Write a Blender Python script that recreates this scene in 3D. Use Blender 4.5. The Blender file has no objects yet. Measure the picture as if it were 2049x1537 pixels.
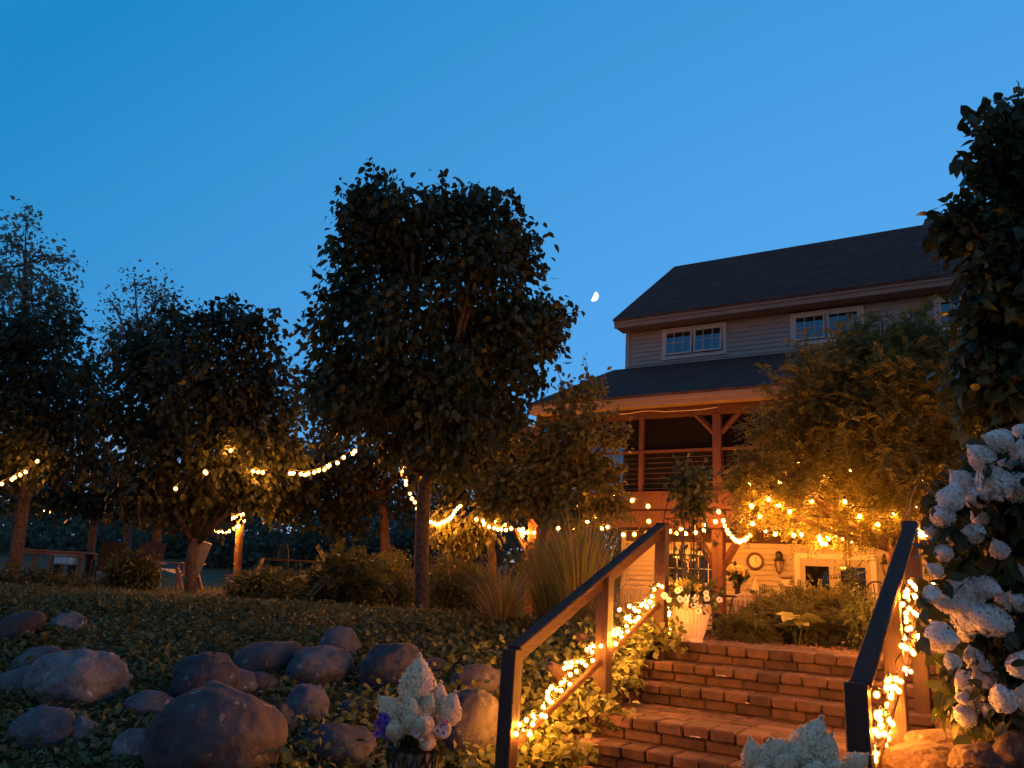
import bpy, math, random
import numpy as np
from mathutils import Vector, Matrix, noise as mnoise
rnd = random.Random(7)
rng = np.random.default_rng(11)
SC = bpy.context.scene
COL = SC.collection

# ------------------------------------------------------------------ camera
PW, PH = 2049, 1537
FPX = 1613.6
YAW, PIT, ROL = [math.radians(a) for a in (32.65, 14.15, 3.26)]
EYE = np.array([0.0, 0.0, 1.65])
_f = np.array([-math.sin(YAW)*math.cos(PIT), math.cos(YAW)*math.cos(PIT), math.sin(PIT)])
_r0 = np.array([math.cos(YAW), math.sin(YAW), 0.0]); _u0 = np.cross(_r0, _f)
_r = _r0*math.cos(ROL)+_u0*math.sin(ROL); _u = -_r0*math.sin(ROL)+_u0*math.cos(ROL)
CM = np.stack([_r, _u, _f])
cam = bpy.data.cameras.new('Camera'); camo = bpy.data.objects.new('Camera', cam); COL.objects.link(camo)
_m = np.eye(4); _m[:3, 0] = _r; _m[:3, 1] = _u; _m[:3, 2] = -_f; _m[:3, 3] = EYE
camo.matrix_world = Matrix(_m.tolist())
cam.sensor_fit = 'HORIZONTAL'; cam.sensor_width = 36; cam.lens = 36*FPX/PW
cam.clip_start = 0.05; cam.clip_end = 6000
SC.camera = camo

# ------------------------------------------------------------------ sky, afterglow, exposure
EXPOSURE = 2.5
SC.view_settings.view_transform = 'Standard'; SC.view_settings.look = 'None'
SC.view_settings.gamma = 1; SC.view_settings.use_curve_mapping = False
SC.view_settings.exposure = EXPOSURE
SC.render.engine = 'CYCLES'
SC.cycles.use_denoising = True
SC.cycles.max_bounces = 5; SC.cycles.transparent_max_bounces = 6
SC.cycles.sample_clamp_indirect = 4.0
SC.cycles.use_light_tree = True
SUN_EL, SUN_AZ = math.radians(3.0), math.radians(35)
w = bpy.data.worlds.new('World'); SC.world = w; w.use_nodes = True
nt = w.node_tree; N = nt.nodes; LK = nt.links
sky = N.new('ShaderNodeTexSky'); sky.sky_type = 'NISHITA'; sky.sun_disc = False
sky.sun_elevation = SUN_EL; sky.sun_rotation = SUN_AZ; sky.ozone_density = 3; sky.air_density = 1; sky.dust_density = 0
# the clear dusk sky: physical sky, graded from deep blue overhead to the bright band over the sunset side
def wmath(op, a, b=None, c=None):
    n = N.new('ShaderNodeMath'); n.operation = op
    for k, v in enumerate((a, b, c)):
        if v is None: continue
        if isinstance(v, (int, float)): n.inputs[k].default_value = v
        else: LK.new(v, n.inputs[k])
    return n.outputs[0]
def wmix(f, a, b):
    n = N.new('ShaderNodeMix'); n.data_type = 'RGBA'
    for k, v in ((0, f), (6, a), (7, b)):
        if isinstance(v, tuple): n.inputs[k].default_value = (*v, 1)
        elif isinstance(v, (int, float)): n.inputs[k].default_value = v
        else: LK.new(v, n.inputs[k])
    return n.outputs[2]
tc = N.new('ShaderNodeTexCoord'); sx = N.new('ShaderNodeSeparateXYZ'); LK.new(tc.outputs['Generated'], sx.inputs[0])
dt = N.new('ShaderNodeVectorMath'); dt.operation = 'DOT_PRODUCT'; dt.inputs[1].default_value = (.024, 1.376, -.842); LK.new(tc.outputs['Generated'], dt.inputs[0])
tt = N.new('ShaderNodeClamp'); LK.new(wmath('ADD', dt.outputs['Value'], -.03), tt.inputs[0])
KS = .7637
DEEP = tuple(v/KS for v in (.0100, .242, .575)); LITE = tuple(v/KS for v in (.090, .385, .855)); HORZ = tuple(v/KS for v in (.40, .58, .84)); PINK = tuple(v/KS for v in (.46, .40, .42)); ZEN = tuple(v/KS for v in (.15, .21, .38)); BACK = tuple(v/KS for v in (.022, .12, .30))
g1 = wmix(tt.outputs[0], DEEP, LITE)
hz = N.new('ShaderNodeMapRange'); hz.interpolation_type = 'SMOOTHSTEP'; hz.inputs[1].default_value = .20; hz.inputs[2].default_value = .02
LK.new(sx.outputs[2], hz.inputs[0]); g2 = wmix(hz.outputs[0], g1, HORZ)
bk = N.new('ShaderNodeMapRange'); bk.interpolation_type = 'SMOOTHSTEP'; bk.inputs[1].default_value = 0.0; bk.inputs[2].default_value = .6
d2 = N.new('ShaderNodeVectorMath'); d2.operation = 'DOT_PRODUCT'; d2.inputs[1].default_value = (.35, -.93, 0); LK.new(tc.outputs['Generated'], d2.inputs[0]); LK.new(d2.outputs['Value'], bk.inputs[0])
lo = N.new('ShaderNodeMapRange'); lo.interpolation_type = 'SMOOTHSTEP'; lo.inputs[1].default_value = .36; lo.inputs[2].default_value = .05; LK.new(sx.outputs[2], lo.inputs[0])
g3 = wmix(bk.outputs[0], g2, wmix(lo.outputs[0], BACK, PINK))     # mauve eastern sky opposite the sunset
ze = N.new('ShaderNodeMapRange'); ze.interpolation_type = 'SMOOTHSTEP'; ze.inputs[1].default_value = .69; ze.inputs[2].default_value = .95; LK.new(sx.outputs[2], ze.inputs[0])
g3 = wmix(ze.outputs[0], g3, ZEN)        # violet-grey twilight overhead
g4 = wmix(.03, g3, sky.outputs[0])
LK.new(g4, N['Background'].inputs[0]); N['Background'].inputs[1].default_value = 0.135
sun = bpy.data.lights.new('sun', 'SUN'); suno = bpy.data.objects.new('sun', sun); COL.objects.link(suno)
sun.energy = 0.01; sun.angle = math.radians(20); sun.color = (1, .8, .65)
_sd = Vector((math.sin(SUN_AZ)*math.cos(SUN_EL), math.cos(SUN_AZ)*math.cos(SUN_EL), math.sin(SUN_EL)))
suno.rotation_euler = _sd.to_track_quat('Z', 'Y').to_euler()

# ------------------------------------------------------------------ helpers
def ray(x, y): return CM.T @ np.array([(x-PW/2)/FPX, (PH/2-y)/FPX, 1.0])
def at(x, y, d): return EYE+ray(x, y)*d
def onY(x, y, Y): r = ray(x, y); return EYE+r*(Y/r[1])
def onX(x, y, X): r = ray(x, y); return EYE+r*(X/r[0])
def sm(t): t = np.clip(t, 0, 1); return t*t*(3-2*t)
def unit(a): return a/(np.linalg.norm(a, axis=-1, keepdims=True)+1e-9)

STX0, STX1, STY = -3.12, -0.58, 7.42       # flight of steps: left end, right end, top edge
def height(x, y):
    x = np.asarray(x, float); y = np.asarray(y, float)
    s = -.54*x+.84*y
    z = .16+1.04*np.clip((s-5.0)/4.9, 0, 1)**.85
    zs = .10+1.12*np.clip((y-4.6)/2.8, 0, 1)
    wst = 1-sm((np.abs(x+1.85)-1.35)/1.3)
    z = z*(1-wst)+zs*wst
    zr = .96*sm((y-2.35)/.75)+.26*sm((y-4.6)/2.6)
    wr = sm((x+.62)/.3)
    z = z*(1-wr)+zr*wr
    inside = (x > STX0+.06) & (x < STX1-.06) & (y < 7.40)
    z = np.where(inside, np.minimum(z, np.clip((y-4.4)/2.8, 0, 1)*.9-.05), z)
    wh = sm((x+10.5)/2.5)*sm((y-9.6)/3.5)*(1-sm((y-27)/8))
    z = z-.62*wh
    z = z+2.3*sm((s-30)/34)*(1-wh)
    z = z+.03*np.sin(x*1.3+y*.7)*sm((s-9)/4)
    return z
def hit(x, y, d0=1.5, d1=80):
    d = d0
    while d < d1:
        p = at(x, y, d)
        if p[2] <= height(p[0], p[1]): return p, d
        d += .02+.004*d
    return p, d

MATS = {}
def pmat(name, c1, c2=None, rough=.7, scale=8, bump=0.0, spec=.35, metal=0, island=False, detail=6, stretch=None, bscale=None, fleck=None):
    if name in MATS: return MATS[name]
    m = bpy.data.materials.new(name); m.use_nodes = True; MATS[name] = m
    t = m.node_tree; b = t.nodes['Principled BSDF']
    b.inputs['Roughness'].default_value = rough; b.inputs['Specular IOR Level'].default_value = spec; b.inputs['Metallic'].default_value = metal
    c2 = c2 or tuple(v*.6 for v in c1)
    co = t.nodes.new('ShaderNodeTexCoord'); mp = t.nodes.new('ShaderNodeMapping')
    t.links.new(co.outputs['Object'], mp.inputs[0])
    if stretch: mp.inputs['Scale'].default_value = stretch
    no = t.nodes.new('ShaderNodeTexNoise'); no.inputs['Scale'].default_value = scale; no.inputs['Detail'].default_value = detail; no.inputs['Roughness'].default_value = .65
    t.links.new(mp.outputs[0], no.inputs['Vector'])
    rp = t.nodes.new('ShaderNodeValToRGB'); rp.color_ramp.elements[0].position = .32; rp.color_ramp.elements[1].position = .68
    rp.color_ramp.elements[0].color = (*c2, 1); rp.color_ramp.elements[1].color = (*c1, 1)
    t.links.new(no.outputs[0], rp.inputs[0])
    out = rp.outputs[0]
    if island:
        ge = t.nodes.new('ShaderNodeNewGeometry'); hs = t.nodes.new('ShaderNodeHueSaturation')
        m1 = t.nodes.new('ShaderNodeMapRange'); m1.inputs[3].default_value = .55; m1.inputs[4].default_value = 1.35
        t.links.new(ge.outputs['Random Per Island'], m1.inputs[0]); t.links.new(m1.outputs[0], hs.inputs['Value'])
        t.links.new(out, hs.inputs['Color']); out = hs.outputs[0]
    if fleck:
        vo = t.nodes.new('ShaderNodeTexNoise'); vo.inputs['Scale'].default_value = 13; vo.inputs['Detail'].default_value = 3; t.links.new(co.outputs['Object'], vo.inputs['Vector'])
        fr = t.nodes.new('ShaderNodeValToRGB'); fr.color_ramp.elements[0].position = .66; fr.color_ramp.elements[1].position = .72; t.links.new(vo.outputs[0], fr.inputs[0])
        v2 = t.nodes.new('ShaderNodeTexNoise'); v2.inputs['Scale'].default_value = 70; v2.inputs['Detail'].default_value = 4; t.links.new(co.outputs['Object'], v2.inputs['Vector'])
        f2 = t.nodes.new('ShaderNodeMapRange'); f2.inputs[1].default_value = .3; f2.inputs[2].default_value = .7; f2.inputs[3].default_value = .72; f2.inputs[4].default_value = 1.28; t.links.new(v2.outputs[0], f2.inputs[0])
        m3 = t.nodes.new('ShaderNodeMix'); m3.data_type = 'RGBA'; m3.inputs[7].default_value = (*fleck, 1); t.links.new(fr.outputs[0], m3.inputs[0]); t.links.new(out, m3.inputs[6])
        h2 = t.nodes.new('ShaderNodeHueSaturation'); t.links.new(f2.outputs[0], h2.inputs['Value']); t.links.new(m3.outputs[2], h2.inputs['Color']); out = h2.outputs[0]
    t.links.new(out, b.inputs['Base Color'])
    if bump:
        bp = t.nodes.new('ShaderNodeBump'); bp.inputs['Strength'].default_value = bump; bp.inputs['Distance'].default_value = .02
        src = no
        if bscale:
            src = t.nodes.new('ShaderNodeTexNoise'); src.inputs['Scale'].default_value = bscale; src.inputs['Detail'].default_value = 5
            t.links.new(mp.outputs[0], src.inputs['Vector'])
        t.links.new(src.outputs[0], bp.inputs['Height']); t.links.new(bp.outputs[0], b.inputs['Normal'])
    return m
def leafmat(name, c1, c2, trans=.35, rough=.5, c3=None):
    if name in MATS: return MATS[name]
    m = bpy.data.materials.new(name); m.use_nodes = True; MATS[name] = m
    t = m.node_tree; b = t.nodes['Principled BSDF']; b.inputs['Roughness'].default_value = rough; b.inputs['Specular IOR Level'].default_value = .3
    ge = t.nodes.new('ShaderNodeNewGeometry'); rp = t.nodes.new('ShaderNodeValToRGB')
    rp.color_ramp.elements[0].color = (*c1, 1); rp.color_ramp.elements[1].color = (*c2, 1)
    if c3: e = rp.color_ramp.elements.new(.93); e.color = (*c2, 1); rp.color_ramp.elements[2].color = (*c3, 1)
    t.links.new(ge.outputs['Random Per Island'], rp.inputs[0]); t.links.new(rp.outputs[0], b.inputs['Base Color'])
    tr = t.nodes.new('ShaderNodeBsdfTranslucent'); t.links.new(rp.outputs[0], tr.inputs[0])
    ms = t.nodes.new('ShaderNodeMixShader'); ms.inputs[0].default_value = trans
    t.links.new(b.outputs[0], ms.inputs[1]); t.links.new(tr.outputs[0], ms.inputs[2])
    t.links.new(ms.outputs[0], t.nodes['Material Output'].inputs[0])
    return m
def emat(name, col, strength):
    m = bpy.data.materials.new(name); m.use_nodes = True; t = m.node_tree; t.nodes.clear()
    e = t.nodes.new('ShaderNodeEmission'); e.inputs[0].default_value = (*col, 1); e.inputs[1].default_value = strength
    o = t.nodes.new('ShaderNodeOutputMaterial'); t.links.new(e.outputs[0], o.inputs[0]); return m
def glassmat(name, tint=(.01, .012, .015), rough=.03):
    m = bpy.data.materials.new(name); m.use_nodes = True; b = m.node_tree.nodes['Principled BSDF']
    b.inputs['Base Color'].default_value = (*tint, 1); b.inputs['Roughness'].default_value = rough; b.inputs['Specular IOR Level'].default_value = .9; b.inputs['IOR'].default_value = 2.15 if rough < .1 else 1.5
    return m

class MB:
    def __init__(s): s.v = []; s.f = []; s.n = 0
    def add(s, v, *faces, mi=0):
        v = np.asarray(v, float).reshape(-1, 3); s.v.append(v)
        for f in faces:
            f = np.asarray(f, int)
            if f.ndim == 1: f = f[None]
            s.f.append((f+s.n, mi))
        s.n += len(v); return s
    def box(s, c, d, R=None, mi=0):
        c = np.array(c, float); d = np.array(d, float)/2
        q = np.array([[-1,-1,-1],[1,-1,-1],[1,1,-1],[-1,1,-1],[-1,-1,1],[1,-1,1],[1,1,1],[-1,1,1]])*d
        if R is not None: q = q@np.asarray(R).T
        return s.add(q+c, [[0,3,2,1],[4,5,6,7],[0,1,5,4],[1,2,6,5],[2,3,7,6],[3,0,4,7]], mi=mi)
    def bb(s, x0, x1, y0, y1, z0, z1, mi=0): return s.box(((x0+x1)/2, (y0+y1)/2, (z0+z1)/2), (abs(x1-x0), abs(y1-y0), abs(z1-z0)), mi=mi)
    def cham(s, c, d, b=.008, jit=0.0, R=None, mi=0):
        d = np.array(d, float)/2; b = min(b, d.min()*.45)
        V = []; idx = {}
        for sx in (-1, 1):
            for sy in (-1, 1):
                for sz in (-1, 1):
                    o = (rng.normal(0, jit, 3) if jit else 0)
                    for a in range(3):
                        p = np.array([sx*d[0], sy*d[1], sz*d[2]])
                        for k, sg in enumerate((sx, sy, sz)):
                            if k != a: p[k] -= sg*b
                        idx[(sx, sy, sz, a)] = len(V); V.append(p+o)
        V = np.array(V)
        if R is not None: V = V@np.asarray(R).T
        F4 = []; F3 = []
        for a in range(3):
            o1, o2 = [k for k in range(3) if k != a]
            for sg in (-1, 1):
                q = []
                for (u, v) in ((-1, -1), (1, -1), (1, 1), (-1, 1)):
                    k = [0, 0, 0]; k[a] = sg; k[o1] = u; k[o2] = v; q.append(idx[(*k, a)])
                F4.append(q)
        for a in range(3):     # edges along axis a
            o1, o2 = [k for k in range(3) if k != a]
            for u in (-1, 1):
                for v in (-1, 1):
                    k0 = [0]*3; k1 = [0]*3; k0[a] = -1; k1[a] = 1
                    for k in (k0, k1): k[o1] = u; k[o2] = v
                    F4.append([idx[(*k0, o1)], idx[(*k0, o2)], idx[(*k1, o2)], idx[(*k1, o1)]])
        for sx in (-1, 1):
            for sy in (-1, 1):
                for sz in (-1, 1): F3.append([idx[(sx, sy, sz, a)] for a in range(3)])
        def ori(F):
            F = np.array(F); q = V[F]; nn = np.cross(q[:, 1]-q[:, 0], q[:, 2]-q[:, 0]); bad = (nn*q.mean(1)).sum(1) < 0
            F[bad] = F[bad][:, ::-1]; return F
        return s.add(V+np.array(c), ori(F4), ori(F3), mi=mi)
    def tube(s, pts, rad, n=6, mi=0, cap=True):
        pts = np.asarray(pts, float); k = len(pts); rad = np.broadcast_to(rad, (k,)) if np.ndim(rad) else np.full(k, rad)
        t = np.gradient(pts, axis=0); t = unit(t)
        ref = np.array([0, 0, 1.0]) if abs(t[0, 2]) < .9 else np.array([1.0, 0, 0])
        a = unit(np.cross(t, ref)); b = np.cross(t, a)
        an = np.linspace(0, 2*math.pi, n, endpoint=False)
        V = pts[:, None]+rad[:, None, None]*(np.cos(an)[None, :, None]*a[:, None]+np.sin(an)[None, :, None]*b[:, None])
        F = []
        i = np.arange(k-1)[:, None]*n; j = np.arange(n)[None]; j2 = (j+1) % n
        F = np.stack([i+j, i+j2, i+n+j2, i+n+j], -1).reshape(-1, 4)
        fs = [F]
        s.add(V.reshape(-1, 3), *fs, mi=mi)
        if cap:
            s.f.append((np.array([list(range(n))[::-1]])+s.n-k*n, mi)); s.f.append((np.array([list(range(n))])+s.n-n, mi))
        return s
    def lathe(s, c, prof, n=24, mi=0, ribs=0, ramp=0.0):
        c = np.array(c, float); an = np.linspace(0, 2*math.pi, n, endpoint=False)
        P = [tuple(q)+(0,)*(3-len(q)) for q in prof]; V = []
        for q in P:
            r, z, am = q
            rr = r*(1+am*np.cos(an*ribs)) if ribs else np.full(n, r)
            V.append(np.stack([rr*np.cos(an), rr*np.sin(an), np.full(n, z)], -1))
        V = np.array(V); k = len(P)
        i = np.arange(k-1)[:, None]*n; j = np.arange(n)[None]; j2 = (j+1) % n
        return s.add(V.reshape(-1, 3)+c, np.stack([i+j, i+j2, i+n+j2, i+n+j], -1).reshape(-1, 4), mi=mi)
    def ico(s, c, r, sub=1, mi=0):
        v, f = ico_data(sub); return s.add(v*np.array(r)+np.array(c), f, mi=mi)
    def build(s, name, mats, parent=None, smooth=False, origin=None):
        V = np.concatenate(s.v) if s.v else np.zeros((0, 3))
        o0 = LOC.get(parent.name, np.zeros(3)) if parent else (np.array(origin, float) if origin is not None else np.zeros(3))
        me = bpy.data.meshes.new(name)
        me.vertices.add(len(V)); me.vertices.foreach_set('co', (V-o0).astype(np.float32).ravel())
        nl = sum(f.size for f, _ in s.f); npol = sum(len(f) for f, _ in s.f)
        me.loops.add(nl); me.loops.foreach_set('vertex_index', np.concatenate([f.ravel() for f, _ in s.f]).astype(np.int32))
        tot = np.concatenate([np.full(len(f), f.shape[1]) for f, _ in s.f]).astype(np.int32)
        me.polygons.add(npol); me.polygons.foreach_set('loop_start', np.concatenate([[0], np.cumsum(tot)[:-1]]).astype(np.int32))
        mats = mats if isinstance(mats, (list, tuple)) else [mats]
        for m in mats: me.materials.append(m)
        if len(mats) > 1: me.polygons.foreach_set('material_index', np.concatenate([np.full(len(f), mi) for f, mi in s.f]).astype(np.int32))
        me.polygons.foreach_set('use_smooth', np.full(npol, bool(smooth)))
        me.update(calc_edges=True); me.validate()
        ob = bpy.data.objects.new(name, me); COL.objects.link(ob)
        if parent: ob.parent = parent
        elif origin is not None: ob.location = o0.tolist()
        LOC[ob.name] = o0
        return ob
LOC = {}
ROCKS = []
_ico = {}
def ico_data(sub):
    if sub in _ico: return _ico[sub]
    import bmesh
    b = bmesh.new(); bmesh.ops.create_icosphere(b, subdivisions=sub, radius=1)
    b.verts.ensure_lookup_table()
    v = np.array([q.co[:] for q in b.verts]); f = np.array([[q.index for q in p.verts] for p in b.faces]); b.free()
    _ico[sub] = (v, f); return v, f
def tag(o, label, cat, group=None, kind=None):
    if kind: o['kind'] = kind
    if label: o['label'] = label
    if cat: o['category'] = cat
    if group: o['group'] = group
    return o
def thing(name, label, cat, loc, group=None):
    o = bpy.data.objects.new(name, None); COL.objects.link(o); o.location = [float(q) for q in loc]; o.empty_display_size = .1
    LOC[o.name] = np.array(loc, float)
    return tag(o, label, cat, group)
def RZ(a): c, s = math.cos(a), math.sin(a); return np.array([[c, -s, 0], [s, c, 0], [0, 0, 1]])
def RX(a): c, s = math.cos(a), math.sin(a); return np.array([[1, 0, 0], [0, c, -s], [0, s, c]])

# leaves ---------------------------------------------------------------
SIX = (np.array([[0,0,0],[.33,-.5,.03],[.33,.5,.03],[.68,-.34,-.06],[.68,.34,-.06],[1,0,-.24]]), [np.array([[0,2,1],[3,4,5]]), np.array([[1,2,4,3]])])
def _oval():
    V = [[0, 0, 0]]; rows = ((.10, .26), (.32, .5), (.58, .44), (.82, .22))
    for t, w_ in rows:
        z = -.26*t*t
        V += [[t, -w_, z+.10*w_], [t, 0, z], [t, w_, z+.10*w_]]
    V.append([1.02, 0, -.30]); T = [[0, 2, 1], [0, 3, 2], [10, 11, 13], [11, 12, 13]]; Q = []
    for k in range(3):
        a = 1+3*k
        for u in (0, 1): Q.append([a+u, a+u+1, a+u+4, a+u+3])
    return (np.array(V), [np.array(T), np.array(Q)])
OVAL = _oval()
DIA = (np.array([[0,0,0],[.45,-.5,.04],[1,0,-.18],[.45,.5,.04]]), [np.array([[0,3,2,1]])])
def add_leaves(mb, P, out, L, W, droop=.5, shape=SIX, spread=.65, upbias=.6, mi=0, jitter=.3):
    n = len(P)
    if n == 0: return
    d = unit(out*.7+rng.normal(0, spread, (n, 3))+np.array([0, 0, -droop]))
    up = rng.normal(0, .6, (n, 3))+np.array([0, 0, upbias])
    sd = unit(np.cross(d, up)); nm = np.cross(sd, d)
    sc = rng.uniform(1-jitter, 1+jitter, n)[:, None, None]
    T, F = shape
    V = P[:, None]+sc*(T[None, :, 0:1]*L*d[:, None]+T[None, :, 1:2]*W*sd[:, None]+T[None, :, 2:3]*L*nm[:, None])
    k = len(T); off = (np.arange(n)*k)
    mb.add(V.reshape(-1, 3), *[(f[None]+off[:, None, None]).reshape(-1, f.shape[1]) for f in F], mi=mi)
def add_sprays(mb, P, out, L, pairs, lw, droop=.2, mi=0):
    """pinnate sprays: a row of leaflet pairs along a short curved stalk"""
    n = len(P); d = unit(out*.7+rng.normal(0, .6, (n, 3))+np.array([0, 0, -droop]))
    sd = unit(np.cross(d, rng.normal(0, .5, (n, 3))+np.array([0, 0, 1.])))
    Q = []; O = []
    for i in range(pairs):
        t = (i+.6)/pairs
        for sg in (-1, 1):
            Q.append(P+d*L*t+np.array([0, 0, -.25*L])*t*t); O.append(d*.75+sg*sd)
    Q = np.concatenate(Q); O = unit(np.concatenate(O))
    up = np.tile(np.cross(sd, d), (pairs*2, 1))
    T, F = DIA
    s2 = unit(np.cross(O, up+rng.normal(0, .25, up.shape)))
    sc = rng.uniform(.75, 1.2, len(Q))[:, None, None]
    V = Q[:, None]+sc*(T[None, :, 0:1]*lw*2.2*O[:, None]+T[None, :, 1:2]*lw*s2[:, None])
    off = np.arange(len(Q))*4
    mb.add(V.reshape(-1, 3), (F[0][None]+off[:, None, None]).reshape(-1, 4), mi=mi)
def lobe_points(lobes, n, bias=.55):
    """points in a set of balls (x, y, z, r), more of them towards the outside"""
    lb = np.array(lobes); wgt = lb[:, 3]**2.3; k = rng.choice(len(lb), n, p=wgt/wgt.sum())
    dr = unit(rng.normal(size=(n, 3))); rad = rng.uniform(0, 1, n)**bias
    return lb[k, :3]+dr*(lb[k, 3]*rad)[:, None], dr, k
def px_lobes(spec, depth):
    return [(*at(x, y, depth+dd), r*(depth+dd)/FPX) for (x, y, r, dd) in spec]

BARK = pmat('bark', (.135, .105, .088), (.022, .018, .016), .9, 26, 1.0, stretch=(1, 1, .55))
BARKR = pmat('bark_red', (.20, .12, .075), (.08, .05, .034), .9, 12, .8, stretch=(1, 1, .4))
def tree(name, label, cat, base, depth, trunk, lobes, leaf, mat, n, L, W, droop=.5, cs=.22, per=13, bark=BARK, group=None, twigs=80, shape=SIX, kind='leaf', pairs=7, bias=.55, limbr=.05, bare=0, shoots=0):
    """trunk: pixel points with radii in pixels; lobes: crown balls in pixels; all at their own real distance"""
    tp = np.array([at(x, y, depth) for x, y, r in trunk]); tr = np.array([r*depth/FPX for x, y, r in trunk])
    z0 = height(tp[0][0], tp[0][1])
    tp = np.vstack([[tp[0][0], tp[0][1], min(z0, tp[0][2])-.15], tp]); tr = np.concatenate([[tr[0]*1.25], tr])
    root = thing(name, label, cat, tp[0]+np.array([0, 0, .15]), group)
    mb = MB(); mb.tube(tp, tr, 9)
    LB = [(*l[:3], l[3]*rng.uniform(.84, 1.06)) for l in px_lobes(lobes, depth)]
    C, D, K = lobe_points(LB, n, bias)
    fork = tp[-1]; fr = tr[-1]
    for lb in LB:
        c = np.array(lb[:3]); mid = (fork*.55+c*.45)+np.array([0, 0, -.08*lb[3]])+rng.normal(0, .05, 3)
        mb.tube([tp[-2]*.25+fork*.75, mid, c], [fr*.8, max(fr*.45, .012), max(fr*.2, .007)], 6)
    for i in rng.choice(n, min(twigs, n), replace=False):
        c0 = np.array(LB[K[i]][:3]); st = fork*.35+c0*.65 if rng.random() < .5 else c0
        m = (st+C[i])/2+np.array([0, 0, .06])+rng.normal(0, .04, 3)
        mb.tube([st, m, C[i]+D[i]*.05], [.016*limbr/.05, .010*limbr/.05, .004], 4, cap=False)
    for i in range(bare):   # bare twig tips poking above the crown
        top = C[np.argsort(C[:, 2])[-60:]][rng.integers(60)]
        q = top+np.array([rng.normal(0, .06), rng.normal(0, .06), rng.uniform(.3, .5)])
        mb.tube([top, (top+q)/2+rng.normal(0, .02, 3), q], [.007, .005, .003], 4, cap=False)
    lm = MB()
    ctr = np.array([l[:3] for l in LB]).mean(0)
    if shoots:                              # leafy shoots that break the outline of the crown
        g = np.linalg.norm((C-ctr)*[1, 1, .8], axis=1); pick = rng.choice(n, shoots, replace=False, p=g**3/(g**3).sum())
        for i in pick:
            a = unit(C[i]-ctr)*.8+np.array([0, 0, rng.uniform(.1, .8)])+rng.normal(0, .25, 3); a = unit(a); ln = rng.uniform(.18, .52)*(depth/12.3)**.5
            mb.tube([C[i], C[i]+a*ln*.55+rng.normal(0, .02, 3), C[i]+a*ln], [.008, .006, .003], 4, cap=False)
            m_ = int(rng.integers(6, 12)); t_ = rng.uniform(.25, 1.02, m_)[:, None]
            P_ = C[i]+a*ln*t_; O_ = unit(a+rng.normal(0, .7, (m_, 3)))
            if kind == 'leaf': add_leaves(lm, P_, O_, L*.92, W*.92, droop*1.2, shape, jitter=.42)
            else: add_sprays(lm, P_, O_, L*.9, pairs, W, droop)
    mb.build('trunk', bark, root, smooth=True)
    P = np.repeat(C, per, 0)+np.clip(rng.normal(0, cs*.5, (n*per, 3)), -cs*.8, cs*.8); O = unit(np.repeat(D, per, 0)*.6+unit(P-ctr)*.6+rng.normal(0, .35, (n*per, 3)))
    if kind == 'leaf': add_leaves(lm, P, O, L, W, droop, shape, jitter=.42)
    else: add_sprays(lm, P, O, L, pairs, W, droop)
    lm.build('crown', mat, root, smooth=shape is OVAL)
    return root

# ------------------------------------------------------------------ colours
M_SOIL = pmat('soil', (.050, .036, .026), (.022, .017, .013), .95, 5, .8, bscale=22)
M_BRICK = pmat('tumbled_block', (.105, .058, .044), (.044, .028, .024), .9, 9, .35, island=True, bscale=70)
M_PAVER = pmat('paver', (.145, .084, .064), (.08, .050, .040), .9, 6, .3, island=True, bscale=70)
M_WOOD = pmat('rail_timber', (.085, .042, .027), (.036, .02, .014), .65, 6, .5, stretch=(9, 1, 1), spec=.2)
M_WOODZ = pmat('post_timber', (.055, .027, .018), (.024, .013, .010), .6, 5, .5, stretch=(9, 9, .6), spec=.4)
M_CEDAR = pmat('cedar', (.115, .047, .028), (.065, .027, .017), .65, 4, .4, stretch=(8, 8, .6))
M_SIDING = pmat('siding_paint', (.40, .36, .34), (.365, .325, .31), .6, 3, .08)
M_TRIM = pmat('white_trim', (.62, .60, .60), (.56, .54, .54), .5, 4, .05)
M_FASCIA = pmat('tan_fascia', (.28, .21, .175), (.25, .185, .155), .6, 3, .05)
M_GLASS = glassmat('window_glass')
M_GLASS_LOW = glassmat('lower_glass', (.008, .008, .008), .04)
M_GLASS_LOW.node_tree.nodes['Principled BSDF'].inputs['IOR'].default_value = 1.5; M_GLASS_LOW.node_tree.nodes['Principled BSDF'].inputs['Specular IOR Level'].default_value = .5
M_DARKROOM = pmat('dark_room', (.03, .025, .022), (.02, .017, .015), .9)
M_IRON = pmat('black_iron', (.018, .017, .016), (.012, .012, .012), .5, 20, .2, spec=.4)
M_WIRE = pmat('dark_wire', (.015, .018, .014), (.012, .012, .012), .6)
M_WHITEPOT = pmat('white_resin', (.52, .48, .44), (.46, .42, .38), .5, 5, .08)
M_STONE1 = pmat('granite_grey', (.105, .118, .138), (.038, .042, .050), .85, 3.2, .55, bscale=16, fleck=(.24, .24, .23))
M_STONE2 = pmat('granite_brown', (.078, .073, .078), (.034, .032, .036), .85, 2.6, .55, bscale=16, fleck=(.20, .17, .155))
M_STONE3 = pmat('granite_dark', (.050, .056, .070), (.020, .023, .029), .8, 4, .55, bscale=18, fleck=(.13, .125, .13))
M_STONE4 = pmat('granite_lichen', (.20, .22, .23), (.042, .041, .044), .85, 2.0, .9, detail=9, bscale=22, fleck=(.40, .42, .42))
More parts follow.
